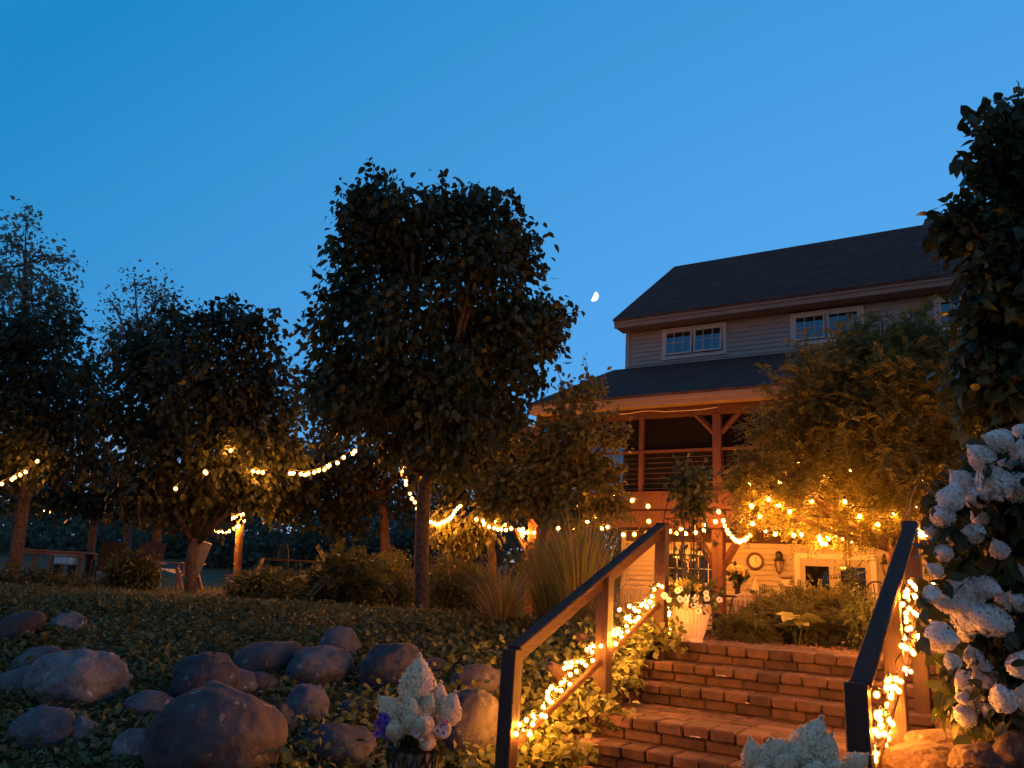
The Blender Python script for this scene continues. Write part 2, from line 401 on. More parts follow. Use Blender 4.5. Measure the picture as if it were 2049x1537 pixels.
def shingle():
    m = bpy.data.materials.new('roof_shingle'); m.use_nodes = True; t = m.node_tree; b = t.nodes['Principled BSDF']
    b.inputs['Roughness'].default_value = .95; b.inputs['Specular IOR Level'].default_value = .08
    co = t.nodes.new('ShaderNodeTexCoord'); mp = t.nodes.new('ShaderNodeMapping'); mp.inputs['Scale'].default_value = (1, 1.22, 0); t.links.new(co.outputs['Object'], mp.inputs[0]); br = t.nodes.new('ShaderNodeTexBrick'); br.inputs['Scale'].default_value = 1.0
    br.inputs['Brick Width'].default_value = .28; br.inputs['Row Height'].default_value = .13; br.inputs['Mortar Size'].default_value = .006
    br.inputs['Color1'].default_value = (.150, .090, .075, 1); br.inputs['Color2'].default_value = (.100, .060, .050, 1); br.inputs['Mortar'].default_value = (.03, .03, .03, 1)
    t.links.new(mp.outputs[0], br.inputs[0]); 
    no = t.nodes.new('ShaderNodeTexNoise'); no.inputs['Scale'].default_value = 40; t.links.new(co.outputs['Object'], no.inputs[0])
    mxx = t.nodes.new('ShaderNodeMix'); mxx.data_type = 'RGBA'; mxx.blend_type = 'MULTIPLY'; mxx.inputs[0].default_value = .6
    t.links.new(br.outputs[0], mxx.inputs[6]); t.links.new(no.outputs[0], mxx.inputs[7]); t.links.new(mxx.outputs[2], b.inputs['Base Color'])
    bp = t.nodes.new('ShaderNodeBump'); bp.inputs['Strength'].default_value = .6; bp.inputs['Distance'].default_value = .01
    t.links.new(br.outputs['Fac'], bp.inputs['Height']); bp.invert = True; t.links.new(bp.outputs[0], b.inputs['Normal'])
    return m
M_ROOF = shingle()
L_MAPLE = leafmat('leaf_dark', (.022, .034, .016), (.060, .078, .030), .3, .45)
L_MAPLE2 = leafmat('leaf_dark_dull', (.022, .032, .018), (.050, .066, .030), .3, .5)
L_LOCUST = leafmat('leaf_locust', (.105, .105, .026), (.21, .195, .050), .45, .5)
L_FEATH = leafmat('leaf_feather', (.070, .080, .028), (.130, .130, .045), .42, .5)
L_BIG = leafmat('leaf_broad', (.022, .034, .015), (.055, .075, .026), .25, .4)
L_IVY = leafmat('leaf_vinca', (.070, .092, .022), (.18, .20, .055), .3, .45)
L_COVER = leafmat('leaf_cover', (.060, .078, .026), (.145, .155, .055), .25, .5, (.20, .19, .09))
L_GRASS = leafmat('blade_green', (.10, .125, .035), (.22, .235, .08), .35, .5)
L_STRAW = leafmat('blade_straw', (.24, .17, .09), (.40, .30, .18), .3, .6)
L_SHRUB = leafmat('leaf_shrub', (.045, .060, .018), (.105, .115, .032), .35, .5)
L_POPLAR = leafmat('leaf_poplar', (.14, .15, .11), (.28, .27, .20), .45, .5)
L_FAR = leafmat('leaf_far', (.045, .060, .040), (.09, .11, .07), .3, .7)
M_CORE = pmat('flower_core', (.78, .70, .56), (.62, .56, .42), .9, 20)
L_CREAM = leafmat('petal_cream', (.92, .75, .50), (.97, .86, .64), .3, .6)
L_WHITE = leafmat('petal_white', (.90, .85, .80), (.96, .93, .90), .18, .6)
L_PURPLE = leafmat('petal_violet', (.11, .06, .42), (.22, .12, .62), .3, .5)
L_PINK = leafmat('petal_pale', (.62, .55, .66), (.80, .72, .80), .3, .5)
L_CHIP = leafmat('bark_chip', (.10, .05, .03), (.30, .18, .11), 0, .85)

# ------------------------------------------------------------------ ground
def axis_pts(a, b, step, far):
    core = list(np.arange(a, b, step)); g = step; lo = a; hi = b; L_ = []; H_ = []
    while lo > -far: g *= 1.16; lo -= g; L_.append(lo)
    g = step
    while hi < far: g *= 1.16; hi += g; H_.append(hi)
    return np.array(L_[::-1]+core+H_)
gx = axis_pts(-15, 4.5, .13, 900); gy = axis_pts(.5, 16, .13, 900)
GX, GY = np.meshgrid(gx, gy); GZ = height(GX, GY)
_nx, _ny = len(gx), len(gy)
_i = np.arange(_ny-1)[:, None]*_nx; _j = np.arange(_nx-1)[None]
gm = MB(); gm.add(np.stack([GX, GY, GZ], -1).reshape(-1, 3), np.stack([_i+_j, _i+_j+1, _i+_nx+_j+1, _i+_nx+_j], -1).reshape(-1, 4))
M_GROUND = pmat('turf_ground', (.085, .058, .012), (.050, .034, .010), .95, .9, .9, bscale=20)
tag(gm.build('ground', M_GROUND, smooth=True), None, None, kind='structure')
# paved strip above the steps and down towards the house
pm = MB()
row = 0; y = 7.44
while y < 8.6:
    x = STX0+.02-(.1 if row % 2 else 0)
    while x < STX1-.05:
        l = rng.uniform(.18, .30); pm.cham((x+l/2, y+.10, 1.215+rng.normal(0, .0015)), (l-.008, .192, .07), .008, .001); x += l
    y += .2; row += 1
tag(pm.build('patio', M_PAVER), None, None, kind='structure')
pv = MB()
for r_ in range(9):
    for c_ in range(34):
        pv.cham((-7.6+c_*.33+(.16 if r_ % 2 else 0), 13.6+r_*.36, .60), (.32, .35, .06), .01, .001)
tag(pv.build('pavement', M_PAVER), None, None, kind='structure')

# ------------------------------------------------------------------ block steps
RIS = .16
edges = [(7.42, 1.25), (7.08, 1.09), (6.80, .93), (5.89, .77), (5.64, .61), (5.36, .45), (5.08, .29)]
stairs = thing('block_stairs', 'broad flight of tumbled brown concrete block steps with a landing, climbing between two timber handrails', 'stairs', (-1.85, 6.2, .1))
M_EFFL = pmat('block_chalk', (.60, .55, .50), (.40, .30, .25), .95, 30, .3)
for k, (ye, zt) in enumerate(edges):
    mb = MB(); x = STX0+rng.uniform(0, .06)
    xr = STX1+(0.0 if k < 3 else -.02)
    while x < xr:                         # rounded cap blocks seen end-on
        l = rng.uniform(.165, .20); d_ = rng.uniform(.245, .27)
        mb.cham((x+l/2, ye+d_/2+rng.normal(0, .004), zt-.04+rng.normal(0, .002)), (l-.009, d_, .080), .012, .0025)
        x += l
    x = STX0-.1
    while x < xr:                         # longer course below
        l = rng.uniform(.25, .33)
        mb.cham((x+l/2, ye+.155+rng.normal(0, .004), zt-.12), (l-.008, .25, .076), .010, .0025); x += l
    yb = edges[k-1][0]+.06 if k else ye+.3
    if yb-(ye+.26) > .1:                  # paving behind the caps on the landing
        y = ye+.27; r = 0
        while y < yb:
            x = STX0+(.12 if r % 2 else 0)
            while x < xr-.1:
                l = rng.uniform(.16, .28); mb.cham((x+l/2, y+.09, zt-.042+rng.normal(0, .0015)), (l-.008, .172, .07), .008, .001); x += l
            y += .18; r += 1
    mb.bb(STX0+.03, STX1-.04, ye+.05, ye+(.3 if k != 3 else 1.0), zt-.6, zt-.085)
    mb.build('step', M_BRICK, stairs)
    for q in range((1, 1, 1, 2, 0, 0, 0)[k]):     # chalky bloom on the lower edge of a few faces
        cx_ = rng.uniform(STX0+.7, STX1-.5); m_ = 13; th = np.linspace(0, 2*math.pi, m_, endpoint=False); rr = rng.uniform(.45, 1.1, m_)
        V = np.stack([cx_+.055*rr*np.cos(th), np.full(m_, ye-.0035), zt-.068+.010*rr*np.abs(np.sin(th))], -1)
        ch = MB(); V = np.vstack([V, [[cx_, ye-.006, zt-.063]]]); ch.add(V, [[i, (i+1) % m_, m_] for i in range(m_)]); ch.build('lime_bloom', M_EFFL, stairs)

# ------------------------------------------------------------------ handrails
def handrail(name, label, X, posts, rail0, rail1, low0, low1):
    root = thing(name, label, 'handrail', (X, posts[0][0], posts[0][1]))
    for (y, zb, zt, lean) in posts:
        mb = MB(); mb.cham((0, 0, (zt-zb)/2), (.108, .108, zt-zb), .006)
        mb.v[0] = mb.v[0]@RX(-.0).T@np.array([[1, 0, 0], [0, 1, 0], [lean, 0, 1]])+np.array([X, y, zb]); mb.build('post', M_WOODZ, root)
    def beam(n, a, b, w, t, off=0):
        a = np.array(a); b = np.array(b); L = np.linalg.norm(b-a); ang = math.atan2(b[2]-a[2], b[1]-a[1])
        m = MB(); m.cham((0, 0, 0), (w, L, t), .008); R = RX(ang)
        m.v[0] = m.v[0]@R.T+(a+b)/2+R@np.array([0, 0, off]); m.build(n, M_WOODR, root)
    beam('rail_cap', rail0, rail1, .105, .034, .03); beam('rail', rail0, rail1, .042, .085, -.034)
    beam('lower_rail', low0, low1, .035, .05)
    return root
M_WOODR = pmat('rail_board', (.085, .042, .027), (.036, .02, .014), .65, 6, .5, stretch=(9, .7, 9), spec=.2)
handrail('handrail', 'weathered brown timber handrail beside the ivy bank, with three posts and mini lights wound below', -2.95,
         [(4.78, .15, 1.255, .012), (6.18, .45, 1.78, .006), (7.40, .95, 2.33, .01)], (-2.95, 4.82, 1.23), (-2.95, 7.38, 2.27), (-2.95, 4.80, .62), (-2.95, 7.38, 1.58))
handrail('handrail', 'timber handrail with a flat grey top board beside the white hydrangea bush', -.735,
         [(4.40, .05, 1.30, -.01), (5.70, .40, 1.76, -.01), (7.00, .90, 2.32, -.01)], (-.735, 4.44, 1.26), (-.735, 6.98, 2.27), (-.735, 4.42, .78), (-.735, 6.98, 1.60))

# ------------------------------------------------------------------ house
HX0, HX1, HY = -7.70, 7.5, 17.0
house = thing('house', 'grey clapboard house with a steep dark shingle roof and a two-storey timber porch', 'house', (0, HY, .6))
wins = [(-6.79, -5.27, 6.94, 7.69, (5, 6.5)), (-3.88, -2.41, 6.95, 7.68, (5, 3)), (-1.14, .36, 6.93, 7.64, (4, 4))]
holes = [(a, b, c, d) for a, b, c, d, _ in wins]+[(-6.90, -5.40, 1.85, 2.63), (-3.94, -2.43, .5, 2.63), (-5.3, -4.5, 3.2, 4.75)]
def siding(mb, x0, x1, z0, z1, y, holes, e=.105):
    z = z0
    while z < z1-1e-6:
        zt = min(z+e, z1); iv = [(x0, x1)]
        for a, b, c, d in holes:
            if c < (z+zt)/2 < d:
                nv = []
                for p, q in iv:
                    if b <= p or a >= q: nv.append((p, q)); continue
                    if a > p: nv.append((p, a))
                    if b < q: nv.append((b, q))
                iv = nv
        for p, q in iv:
            mb.add([[p, y-.030, z], [q, y-.030, z], [q, y-.004, zt], [p, y-.004, zt], [p, y, z], [q, y, z]], [[0, 1, 2, 3], [4, 5, 1, 0]])
        z = zt
sd = MB(); siding(sd, HX0+.1, HX1, .5, 2.81, HY, holes); siding(sd, HX0+.1, HX1, 5.2, 7.98, HY, holes)
sd.build('wall', M_SIDING, house)
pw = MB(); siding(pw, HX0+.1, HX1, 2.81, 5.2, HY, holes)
pw.build('porch_wall', pmat('shaded_boards', (.060, .030, .022), (.04, .02, .015), .8, 4, .2), house)  # clapboards coloured dark to stand for the shade inside the porch
ew = MB()
ew.add([[HX0+.02, HY+.05, .3], [HX0+.02, HY+8, .3], [HX0+.02, HY+8, 7.9], [HX0+.02, HY+3.6, 10.6], [HX0+.02, HY+.05, 8.05]], [[0, 4, 3, 2, 1]])
ew.bb(HX1, HX1+.1, HY, HY+8, .3, 9); ew.bb(HX0+.03, HX1, HY+7.9, HY+8, .3, 8.0)
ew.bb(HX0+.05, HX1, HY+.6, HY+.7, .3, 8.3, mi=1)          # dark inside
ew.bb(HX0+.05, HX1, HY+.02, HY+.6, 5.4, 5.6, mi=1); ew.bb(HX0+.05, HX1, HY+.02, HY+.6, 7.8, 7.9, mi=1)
ew.build('end_wall', [M_SIDING, M_DARKROOM], house)
tr = MB(); tr.cham((HX0+.045, HY-.005, 4.2), (.11, .075, 7.5), .006); tr.build('corner_board', M_TRIM if 0 else M_SIDING, house)
# main roof
EY, EZ, RY, RZ_ = 16.5, 7.94, 20.42, 10.77
def slab(mb, x0, x1, y0, z0, y1, z1, t):
    mb.add([[x0, y0, z0], [x1, y0, z0], [x1, y1, z1], [x0, y1, z1], [x0, y0, z0-t], [x1, y0, z0-t], [x1, y1, z1-t], [x0, y1, z1-t]],
           [[0, 1, 2, 3], [7, 6, 5, 4], [4, 5, 1, 0], [5, 6, 2, 1], [6, 7, 3, 2], [7, 4, 0, 3]])
rf = MB(); slab(rf, -7.82, 8, EY-.06, EZ-.03, RY, RZ_, .05); slab(rf, -7.82, 8, RY+.002, RZ_-.001, 24.5, 7.8, .05)
rf.build('roof', M_ROOF, house)
fa = MB(); fa.bb(-7.80, 8, EY, EY+.03, 7.70, 7.885); fa.bb(-7.80, 8, EY-.03, EY-.002, 7.80, 7.885)
fa.build('fascia', M_FASCIA, house)
so = MB(); so.bb(-7.79, 8, EY+.032, HY-.002, 7.72, 7.745); so.build('soffit', M_FASCIA, house)
rk = MB(); rk.add([[-7.81, EY+.04, 7.74], [-7.81, EY+.04, 7.93], [-7.81, RY, RZ_-.055], [-7.81, RY, RZ_-.26], [-7.77, EY+.04, 7.74], [-7.77, EY+.04, 7.93], [-7.77, RY, RZ_-.055], [-7.77, RY, RZ_-.26]], [[0, 1, 2, 3], [7, 6, 5, 4], [0, 3, 7, 4], [1, 5, 6, 2]]); rk.build('bargeboard', M_FASCIA, house)
for (a, b, c, d, angs) in wins:
    wb = MB(); tw = .085
    wb.bb(a, b, HY-.055, HY+.03, d-tw, d); wb.bb(a, b, HY-.058, HY+.03, c, c+tw); wb.bb(a, a+tw, HY-.053, HY+.03, c+tw, d-tw); wb.bb(b-tw, b, HY-.053, HY+.03, c+tw, d-tw)
    mid = (a+b)/2; wb.bb(mid-.018, mid+.018, HY-.04, HY+.03, c+tw, d-tw)
    wo = wb.build('window', M_TRIM, house)
    for (p, q), an in zip(((a+tw+.008, mid-.026), (mid+.026, b-tw-.008)), angs):
        h = d-c-2*tw-.01; wd = q-p; top = np.array([p, HY-.05, d-tw-.005]); R = RX(-math.radians(an))
        s_ = MB(); f_ = .035
        for cc, dd in (((wd/2, 0, -f_/2), (wd, .03, f_)), ((wd/2, 0, -h+f_/2), (wd, .03, f_)), ((f_/2, 0, -h/2), (f_, .028, h-2*f_)), ((wd-f_/2, 0, -h/2), (f_, .028, h-2*f_)),
                       ((wd/3, 0, -h/2), (.012, .02, h-2*f_)), ((2*wd/3, 0, -h/2), (.012, .02, h-2*f_)), ((wd/2, 0, -h/2), (wd-2*f_, .018, .012))):
            s_.box(cc, dd)
        s_.v = [v@R.T+top for v in s_.v]; s_.build('sash', M_TRIM, wo)
        g_ = MB(); g_.box((wd/2, .004, -h/2), (wd-2*f_+.01, .006, h-2*f_+.01)); g_.v = [v@R.T+top for v in g_.v]; g_.build('pane', M_GLASS, wo)
# porch roof
PZ = 5.14
pr = MB(); slab(pr, -8.02, 8, 13.12, PZ, HY-.03, 6.83, .05); pr.build('porch_roof', M_ROOF, house)
pf = MB(); pf.bb(-8.0, 8, 13.16, 13.19, 4.94, 5.095); pf.bb(-8.0, 8, 13.13, 13.158, 5.02, 5.095); pf.bb(-8.0, 8, 13.192, 13.5, 4.95, 4.97); pf.build('porch_fascia', M_FASCIA, house)
pc = MB(); pc.bb(-8.0, 7.5, 13.52, HY-.1, 4.93, 4.95); pc.build('porch_ceiling', M_CEDAR, house)
pb = MB(); pb.cham((-.25, 13.5, 4.86), (15.5, .13, .17), .006); pb.build('porch_beam', M_CEDAR, house)
for X in (-7.95, -4.36, -.8, 2.8):
    m_ = MB(); m_.cham((X, 13.5, (3.42+4.775)/2), (.15, .15, 4.775-3.42), .006); po = m_.build('porch_post', M_CEDAR, house)
    for sg in (-1, 1):
        k_ = MB(); a = np.array([X+sg*.06, 13.5, 4.45]); b = np.array([X+sg*.38, 13.5, 4.80]); k_.tube([a, b], .055, 4); k_.build('brace', M_CEDAR, po)
    l_ = MB(); l_.cham((X, 13.5, (.3+2.79)/2), (.19, .19, 2.49), .008); po = l_.build('lower_post', M_CEDAR, house)
    for sg in (-1, 1):
        k_ = MB(); a = np.array([X+sg*.05, 13.5, 2.15]); b = np.array([X+sg*.42, 13.5, 2.76]); k_.tube([a, b], .07, 4); k_.build('brace', M_CEDAR, po)
for X in (-5.77, -6.9, -2.6):
    m_ = MB(); m_.cham((X, 13.5, 4.1), (.085, .085, 1.345), .004); m_.build('rail_post', M_CEDAR, house)
for a, b in ((-7.87, -4.44), (-4.28, -.88), (-.72, 2.7)):
    m_ = MB(); m_.cham(((a+b)/2, 13.49, 4.16), (b-a, .10, .045), .004); m_.build('porch_rail', M_CEDAR, house)
    c_ = MB()
    for z in np.linspace(3.5, 4.05, 7): c_.tube([(a, 13.5, z), ((a+b)/2, 13.5, z-.008), (b, 13.5, z)], .0030, 5)
    c_.build('cable_rail', pmat('steel_cable', (.16, .15, .14), (.12, .11, .10), .5, metal=.4), house)
def screenmat():
    m = bpy.data.materials.new('insect_screen'); m.use_nodes = True; t = m.node_tree; b = t.nodes['Principled BSDF']; b.inputs['Base Color'].default_value = (.012, .011, .011, 1); b.inputs['Roughness'].default_value = .9; b.inputs['Specular IOR Level'].default_value = .1
    tp = t.nodes.new('ShaderNodeBsdfTransparent'); ms = t.nodes.new('ShaderNodeMixShader'); ms.inputs[0].default_value = .62; t.links.new(tp.outputs[0], ms.inputs[1]); t.links.new(b.outputs[0], ms.inputs[2]); t.links.new(ms.outputs[0], t.nodes['Material Output'].inputs[0]); return m
M_SCREEN = screenmat()
for a, b in ((-7.87, -5.82), (-5.72, -4.44), (-4.28, -.88), (-.72, 2.7), (2.9, 7.4)):
    m_ = MB(); m_.bb(a, b, 13.545, 13.549, 3.44, 4.77); m_.build('insect_screen', M_SCREEN, house)
dk = MB(); dk.bb(-8.08, 7.5, 13.38, 13.42, 3.12, 3.40); dk.bb(-8.08, 7.5, 13.36, HY-.05, 3.402, 3.43); dk.cham((-.25, 13.5, 2.95), (15.6, .2, .3), .01)
for X in np.arange(-8, 7.4, .42): dk.bb(X, X+.045, 13.43, HY-.06, 3.14, 3.40)
dk.bb(-7.6, 7.4, 15.2, 15.35, 2.88, 3.13)
dk.build('deck', M_CEDAR, house)
# upper porch door, lower window and french door
du = MB(); a, b = -5.3, -4.5
du.bb(a, a+.09, HY-.05, HY+.02, 3.43, 4.75); du.bb(b-.09, b, HY-.05, HY+.02, 3.43, 4.75); du.bb(a, b, HY-.052, HY+.02, 4.66, 4.75); d_ = du.build('porch_door', M_TRIM, house)
g_ = MB(); g_.bb(a+.09, b-.09, HY-.01, HY+.01, 3.43, 4.66); g_.build('pane', M_GLASS, d_)
lw = MB(); a, b, c, d = -6.90, -5.40, .62, 2.63
lw.bb(a, a+.11, HY-.05, HY+.02, c, d); lw.bb(b-.09, b, HY-.05, HY+.02, c, d); lw.bb(a, b, HY-.053, HY+.02, d-.09, d); lw.bb(a+.11, b-.09, HY-.056, HY+.02, 1.88, 1.97)
lw.bb(-6.20, -6.14, HY-.045, HY+.02, 1.97, d-.09)
for X in np.linspace(-6.79, -6.2, 4)[1:-1]: lw.bb(X-.008, X+.008, HY-.03, HY, 1.97, d-.09)
for X in np.linspace(-6.14, -5.49, 4)[1:-1]: lw.bb(X-.008, X+.008, HY-.03, HY, 1.97, d-.09)
lw.bb(a+.11, b-.09, HY-.029, HY, 2.245, 2.261)
wo = lw.build('window', M_TRIM, house); g_ = MB(); g_.bb(a+.1, b-.08, HY-.012, HY+.008, 1.9, d-.05); g_.build('pane', M_GLASS_LOW, wo)
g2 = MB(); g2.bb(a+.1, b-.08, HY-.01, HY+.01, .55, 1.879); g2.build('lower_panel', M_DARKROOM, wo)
fd = MB(); a, b, d = -3.94, -2.43, 2.63
fd.bb(a, a+.1, HY-.055, HY+.02, .5, d); fd.bb(b-.1, b, HY-.055, HY+.02, .5, d); fd.bb(a+.1, b-.1, HY-.056, HY+.02, d-.1, d); fo = fd.build('door_frame', M_TRIM, house)
for p, q in ((a+.1, -3.19), (-3.182, b-.1)):
    lf = MB(); lf.bb(p, p+.1, HY-.03, HY+.01, .5, d-.1); lf.bb(q-.1, q, HY-.03, HY+.01, .5, d-.1); lf.bb(p+.1, q-.1, HY-.031, HY+.01, d-.24, d-.1); lf.bb(p+.1, q-.1, HY-.031, HY+.01, .5, .85)
    lo = lf.build('door_leaf', M_SIDING, fo)
    g_ = MB(); g_.bb(p+.09, q-.09, HY-.014, HY+.002, .84, d-.23); g_.build('pane', M_GLASS_LOW, fo)
    h_ = MB(); hx = q-.05 if p < -3.5 else p+.05
    h_.ico((hx, HY-.07, 1.55), (.03, .03, .03), 2); h_.tube([(hx, HY-.03, 1.55), (hx, HY-.07, 1.55)], .012, 6); h_.build('handle', M_IRON, fo)

# things on and in front of the lower wall
cl = thing('wall_clock', 'round wall clock with a dark rim and pale dial on the lit clapboard wall', 'clock', (-4.72, HY-.02, 2.45))
Rm_ = RX(math.pi/2)
def lathe_y(mb, c, prof, n=32): mb.lathe((0, 0, 0), prof, n); mb.v[-1] = mb.v[-1]@Rm_.T+np.array(c)
m_ = MB(); lathe_y(m_, (-4.72, HY-.02, 2.45), [(.13, 0), (.175, .005), (.18, .03), (.165, .05), (.14, .045), (.128, .02)]); m_.build('rim', pmat('clock_rim', (.11, .05, .03), (.07, .035, .02), .5), cl, smooth=True)
m_ = MB(); lathe_y(m_, (-4.72, HY-.02, 2.45), [(.0005, .018), (.13, .018)]); m_.build('dial', pmat('clock_dial', (.62, .60, .54), (.56, .54, .48), .5), cl)
m_ = MB()
for an, L in ((1.1, .075), (-.5, .10)): m_.tube([(-4.72, HY-.042, 2.45), (-4.72+math.cos(an)*L, HY-.042, 2.45+math.sin(an)*L)], .006, 4)
m_.build('hands', M_IRON, cl)
m_ = MB()
for k in range(12): an = k*math.pi/6; m_.tube([(-4.72+math.cos(an)*.10, HY-.041, 2.45+math.sin(an)*.10), (-4.72+math.cos(an)*.122, HY-.041, 2.45+math.sin(an)*.122)], .004, 4)
m_.build('hour_marks', M_IRON, cl)
for X, lb in ((-4.21, 'black lantern with a domed cap on the clapboard wall beside the clock'), (-2.24, 'black lantern with a domed cap on the wall beyond the french door')):
    t_ = thing('wall_lantern', lb, 'wall lamp', (X, HY-.02, 2.4), 'lanterns on the lower wall')
    o = np.array([X, HY-.16, 2.40])
    m_ = MB(); m_.lathe(o, [(.002, .26), (.03, .255), (.062, .22), (.068, .15), (.07, .11), (.11, .075), (.115, .06), (.02, .055)], 16); m_.tube([o+[0, .13, .16], o+[0, .07, .2], o+[0, 0, .2]], .014, 6); m_.build('cap', M_IRON, t_, smooth=True)
    m_ = MB(); m_.lathe(o, [(.075, .055), (.07, -.04), (.035, -.15), (.002, -.18)], 8); m_.build('glass', glassmat('lantern_glass', (.35, .28, .2), .2), t_)
    m_ = MB()
    for k in range(6): an = k*math.pi/3; m_.tube([o+[.08*math.cos(an), .08*math.sin(an), .06], o+[.075*math.cos(an), .075*math.sin(an), -.04], o+[.037*math.cos(an), .037*math.sin(an), -.155], o+[0, 0, -.2]], .006, 4)
    m_.build('cage', M_IRON, t_)
    m_ = MB(); m_.cham((X, HY-.03, 2.5), (.08, .03, .2), .006); m_.build('wall_plate', M_IRON, t_)
sg = thing('wall_box', 'small pale box with a dark lip on the wall under the lantern', 'box', (-4.1, HY-.02, 2.02))
m_ = MB(); m_.cham((-4.1, HY-.07, 2.05), (.20, .09, .16), .01); m_.build('body', M_WHITEPOT, sg); m_ = MB(); m_.cham((-4.1, HY-.09, 2.14), (.22, .12, .02), .005); m_.build('lid', M_CEDAR, sg)
be = thing('garden_bench', 'pale plank bench seat wall against the lit clapboard', 'bench', (-4.9, 16.2, .6))
for z in (1.40, 1.57, 1.74):
    m_ = MB(); m_.cham((-4.75, 16.2+(.0 if z < 1.7 else -.02), z), (1.0, .10 if z < 1.7 else .34, .145 if z < 1.7 else .05), .008); m_.build('plank' if z < 1.7 else 'seat', pmat('pale_plank', (.42, .30, .22), (.3, .2, .15), .8, 5, .4, stretch=(.6, 6, 6)), be)
for x in (-5.2, -4.3): m_ = MB(); m_.cham((x, 16.3, 1.15), (.1, .1, 1.1), .006); m_.build('leg', M_CEDAR, be)
va = thing('flower_vase', 'dark vase holding a bouquet of cream flowers on the bench below the clock', 'vase', (-4.86, 16.2, 1.77))
o = np.array([-4.86, 16.2, 1.77]); m_ = MB(); m_.lathe(o, [(.001, 0), (.05, 0), (.055, .03), (.045, .1), (.075, .2), (.08, .21), (.07, .2)], 16); m_.build('vase', M_IRON, va, smooth=True)
m_ = MB(); P = o+np.array([0, 0, .33])+rng.normal(0, 1, (160, 3))*[.10, .08, .08]; add_leaves(m_, P, unit(P-o), .11, .06); m_.build('leaves', L_BIG, va)
for k in range(11):
    an = rng.uniform(0, 6.28); q = o+np.array([math.cos(an)*.2*rng.uniform(.4, 1), -.05+math.sin(an)*.1, .42+rng.uniform(-.08, .1)]); m_ = MB(); P = q+unit(rng.normal(size=(40, 3)))*.03; add_leaves(m_, P, unit(P-q), .045, .035, 0, DIA); m_.build('flower', L_CREAM, va)
bo = thing('jug', 'bottle shaped white jug with a small dark label on the bench', 'jug', (-4.5, 16.2, 1.77)); o = np.array([-4.52, 16.2, 1.77])
m_ = MB(); m_.lathe(o, [(.001, 0), (.10, 0), (.105, .02), (.10, .09), (.06, .2), (.028, .28), (.026, .33), (.036, .34), (.02, .34)], 20); m_.build('body', M_WHITEPOT, bo, smooth=True)
m_ = MB(); m_.cham(o+np.array([-.02, -.105, .06]), (.10, .012, .06), .003); m_.build('label_plate', M_IRON, bo)
tr_ = thing('plant_stem_buds', 'tall plant with two pointed reddish buds standing before the french door', 'plant', [*at(1700, 1215, 9.4)[:2], height(*at(1700, 1215, 9.4)[:2])])
o = at(1700, 1215, 9.4)
b1, b2 = at(1690, 1092, 9.4), at(1700, 1107, 9.4)
m_ = MB(); m_.tube([o-[0, 0, .5], at(1698, 1160, 9.4), b1-[0, 0, .09]], .008, 5); m_.tube([at(1698, 1160, 9.4), b2-[0, 0, .08]], .006, 5); m_.build('stem', L_SHRUB, tr_)
for q, s_ in ((b1, 1), (b2, .8)):
    m_ = MB(); m_.lathe(q-[0, 0, .085*s_], [(.002, 0), (.02*s_, .04*s_), (.026*s_, .08*s_), (.016*s_, .13*s_), (.001, .18*s_)], 10); m_.build('bud', pmat('bud_red', (.26, .07, .04), (.16, .05, .03), .5), tr_, smooth=True)
m_ = MB(); C, D, K = lobe_points(px_lobes([(1705, 1150, 26, 0), (1700, 1185, 30, 0)], 9.4), 60); add_sprays(m_, C, D, .16, 5, .022); m_.build('leaves', L_SHRUB, tr_)

# ------------------------------------------------------------------ boulders
def rock(label, cx, cy, w_, h_, mat, seed, depth=None, rot=0.0, squash=.85, rough=.16):
    if depth is None: p, depth = hit(cx, min(cy+h_*.32, 1600))
    k_ = 1.42 if w_ < 101 and cx < 1000 else 1.0
    c = at(cx, cy-.04*h_, depth+.1)
    a = w_/2*depth/FPX*1.13*k_; b = h_/2*depth/FPX*1.14*k_; ROCKS.append((c[0], c[1], a))
    v, f = ico_data(5 if w_ > 110 else 4); r_ = np.random.default_rng(seed)
    for k in range(6):                       # soft facets
        nn = unit(r_.normal(size=3)); dlim = r_.uniform(.80, .96); dd = v@nn-dlim
        v = v-np.where(dd > 0, dd*.8, 0)[:, None]*nn
    off = Vector(r_.uniform(0, 50, 3)); ro = rough
    dis = np.array([mnoise.fractal(Vector(q*1.5)+off, .85, 2.1, 6)-.55*max(0, .16-abs(mnoise.noise(Vector(q*1.1)+off*2)))/.16*(.5 if q[2] > -.2 else 0) for q in v])
    v = v*(1+ro*dis)[:, None]
    mxv = np.abs(v).max(0); v = v/mxv
    ca, sa = math.cos(rot), math.sin(rot)
    X, Z = v[:, 0]*a, v[:, 2]*b
    X, Z = X*ca-Z*sa, X*sa+Z*ca
    R0 = unit(np.array([_r[0], _r[1], 0.])); F0 = unit(np.array([_f[0], _f[1], 0.])); U0 = np.array([0, 0, 1.])+.06*R0
    V = X[:, None]*R0+(v[:, 1]*a*squash)[:, None]*F0+Z[:, None]*U0+c
    mb = MB(); mb.add(V, f)
    o = mb.build('boulder', mat, smooth=True, origin=c)
    return tag(o, label, 'boulder', 'fieldstones set in the planted bank')
S1, S2, S3, S4 = M_STONE1, M_STONE2, M_STONE3, M_STONE4
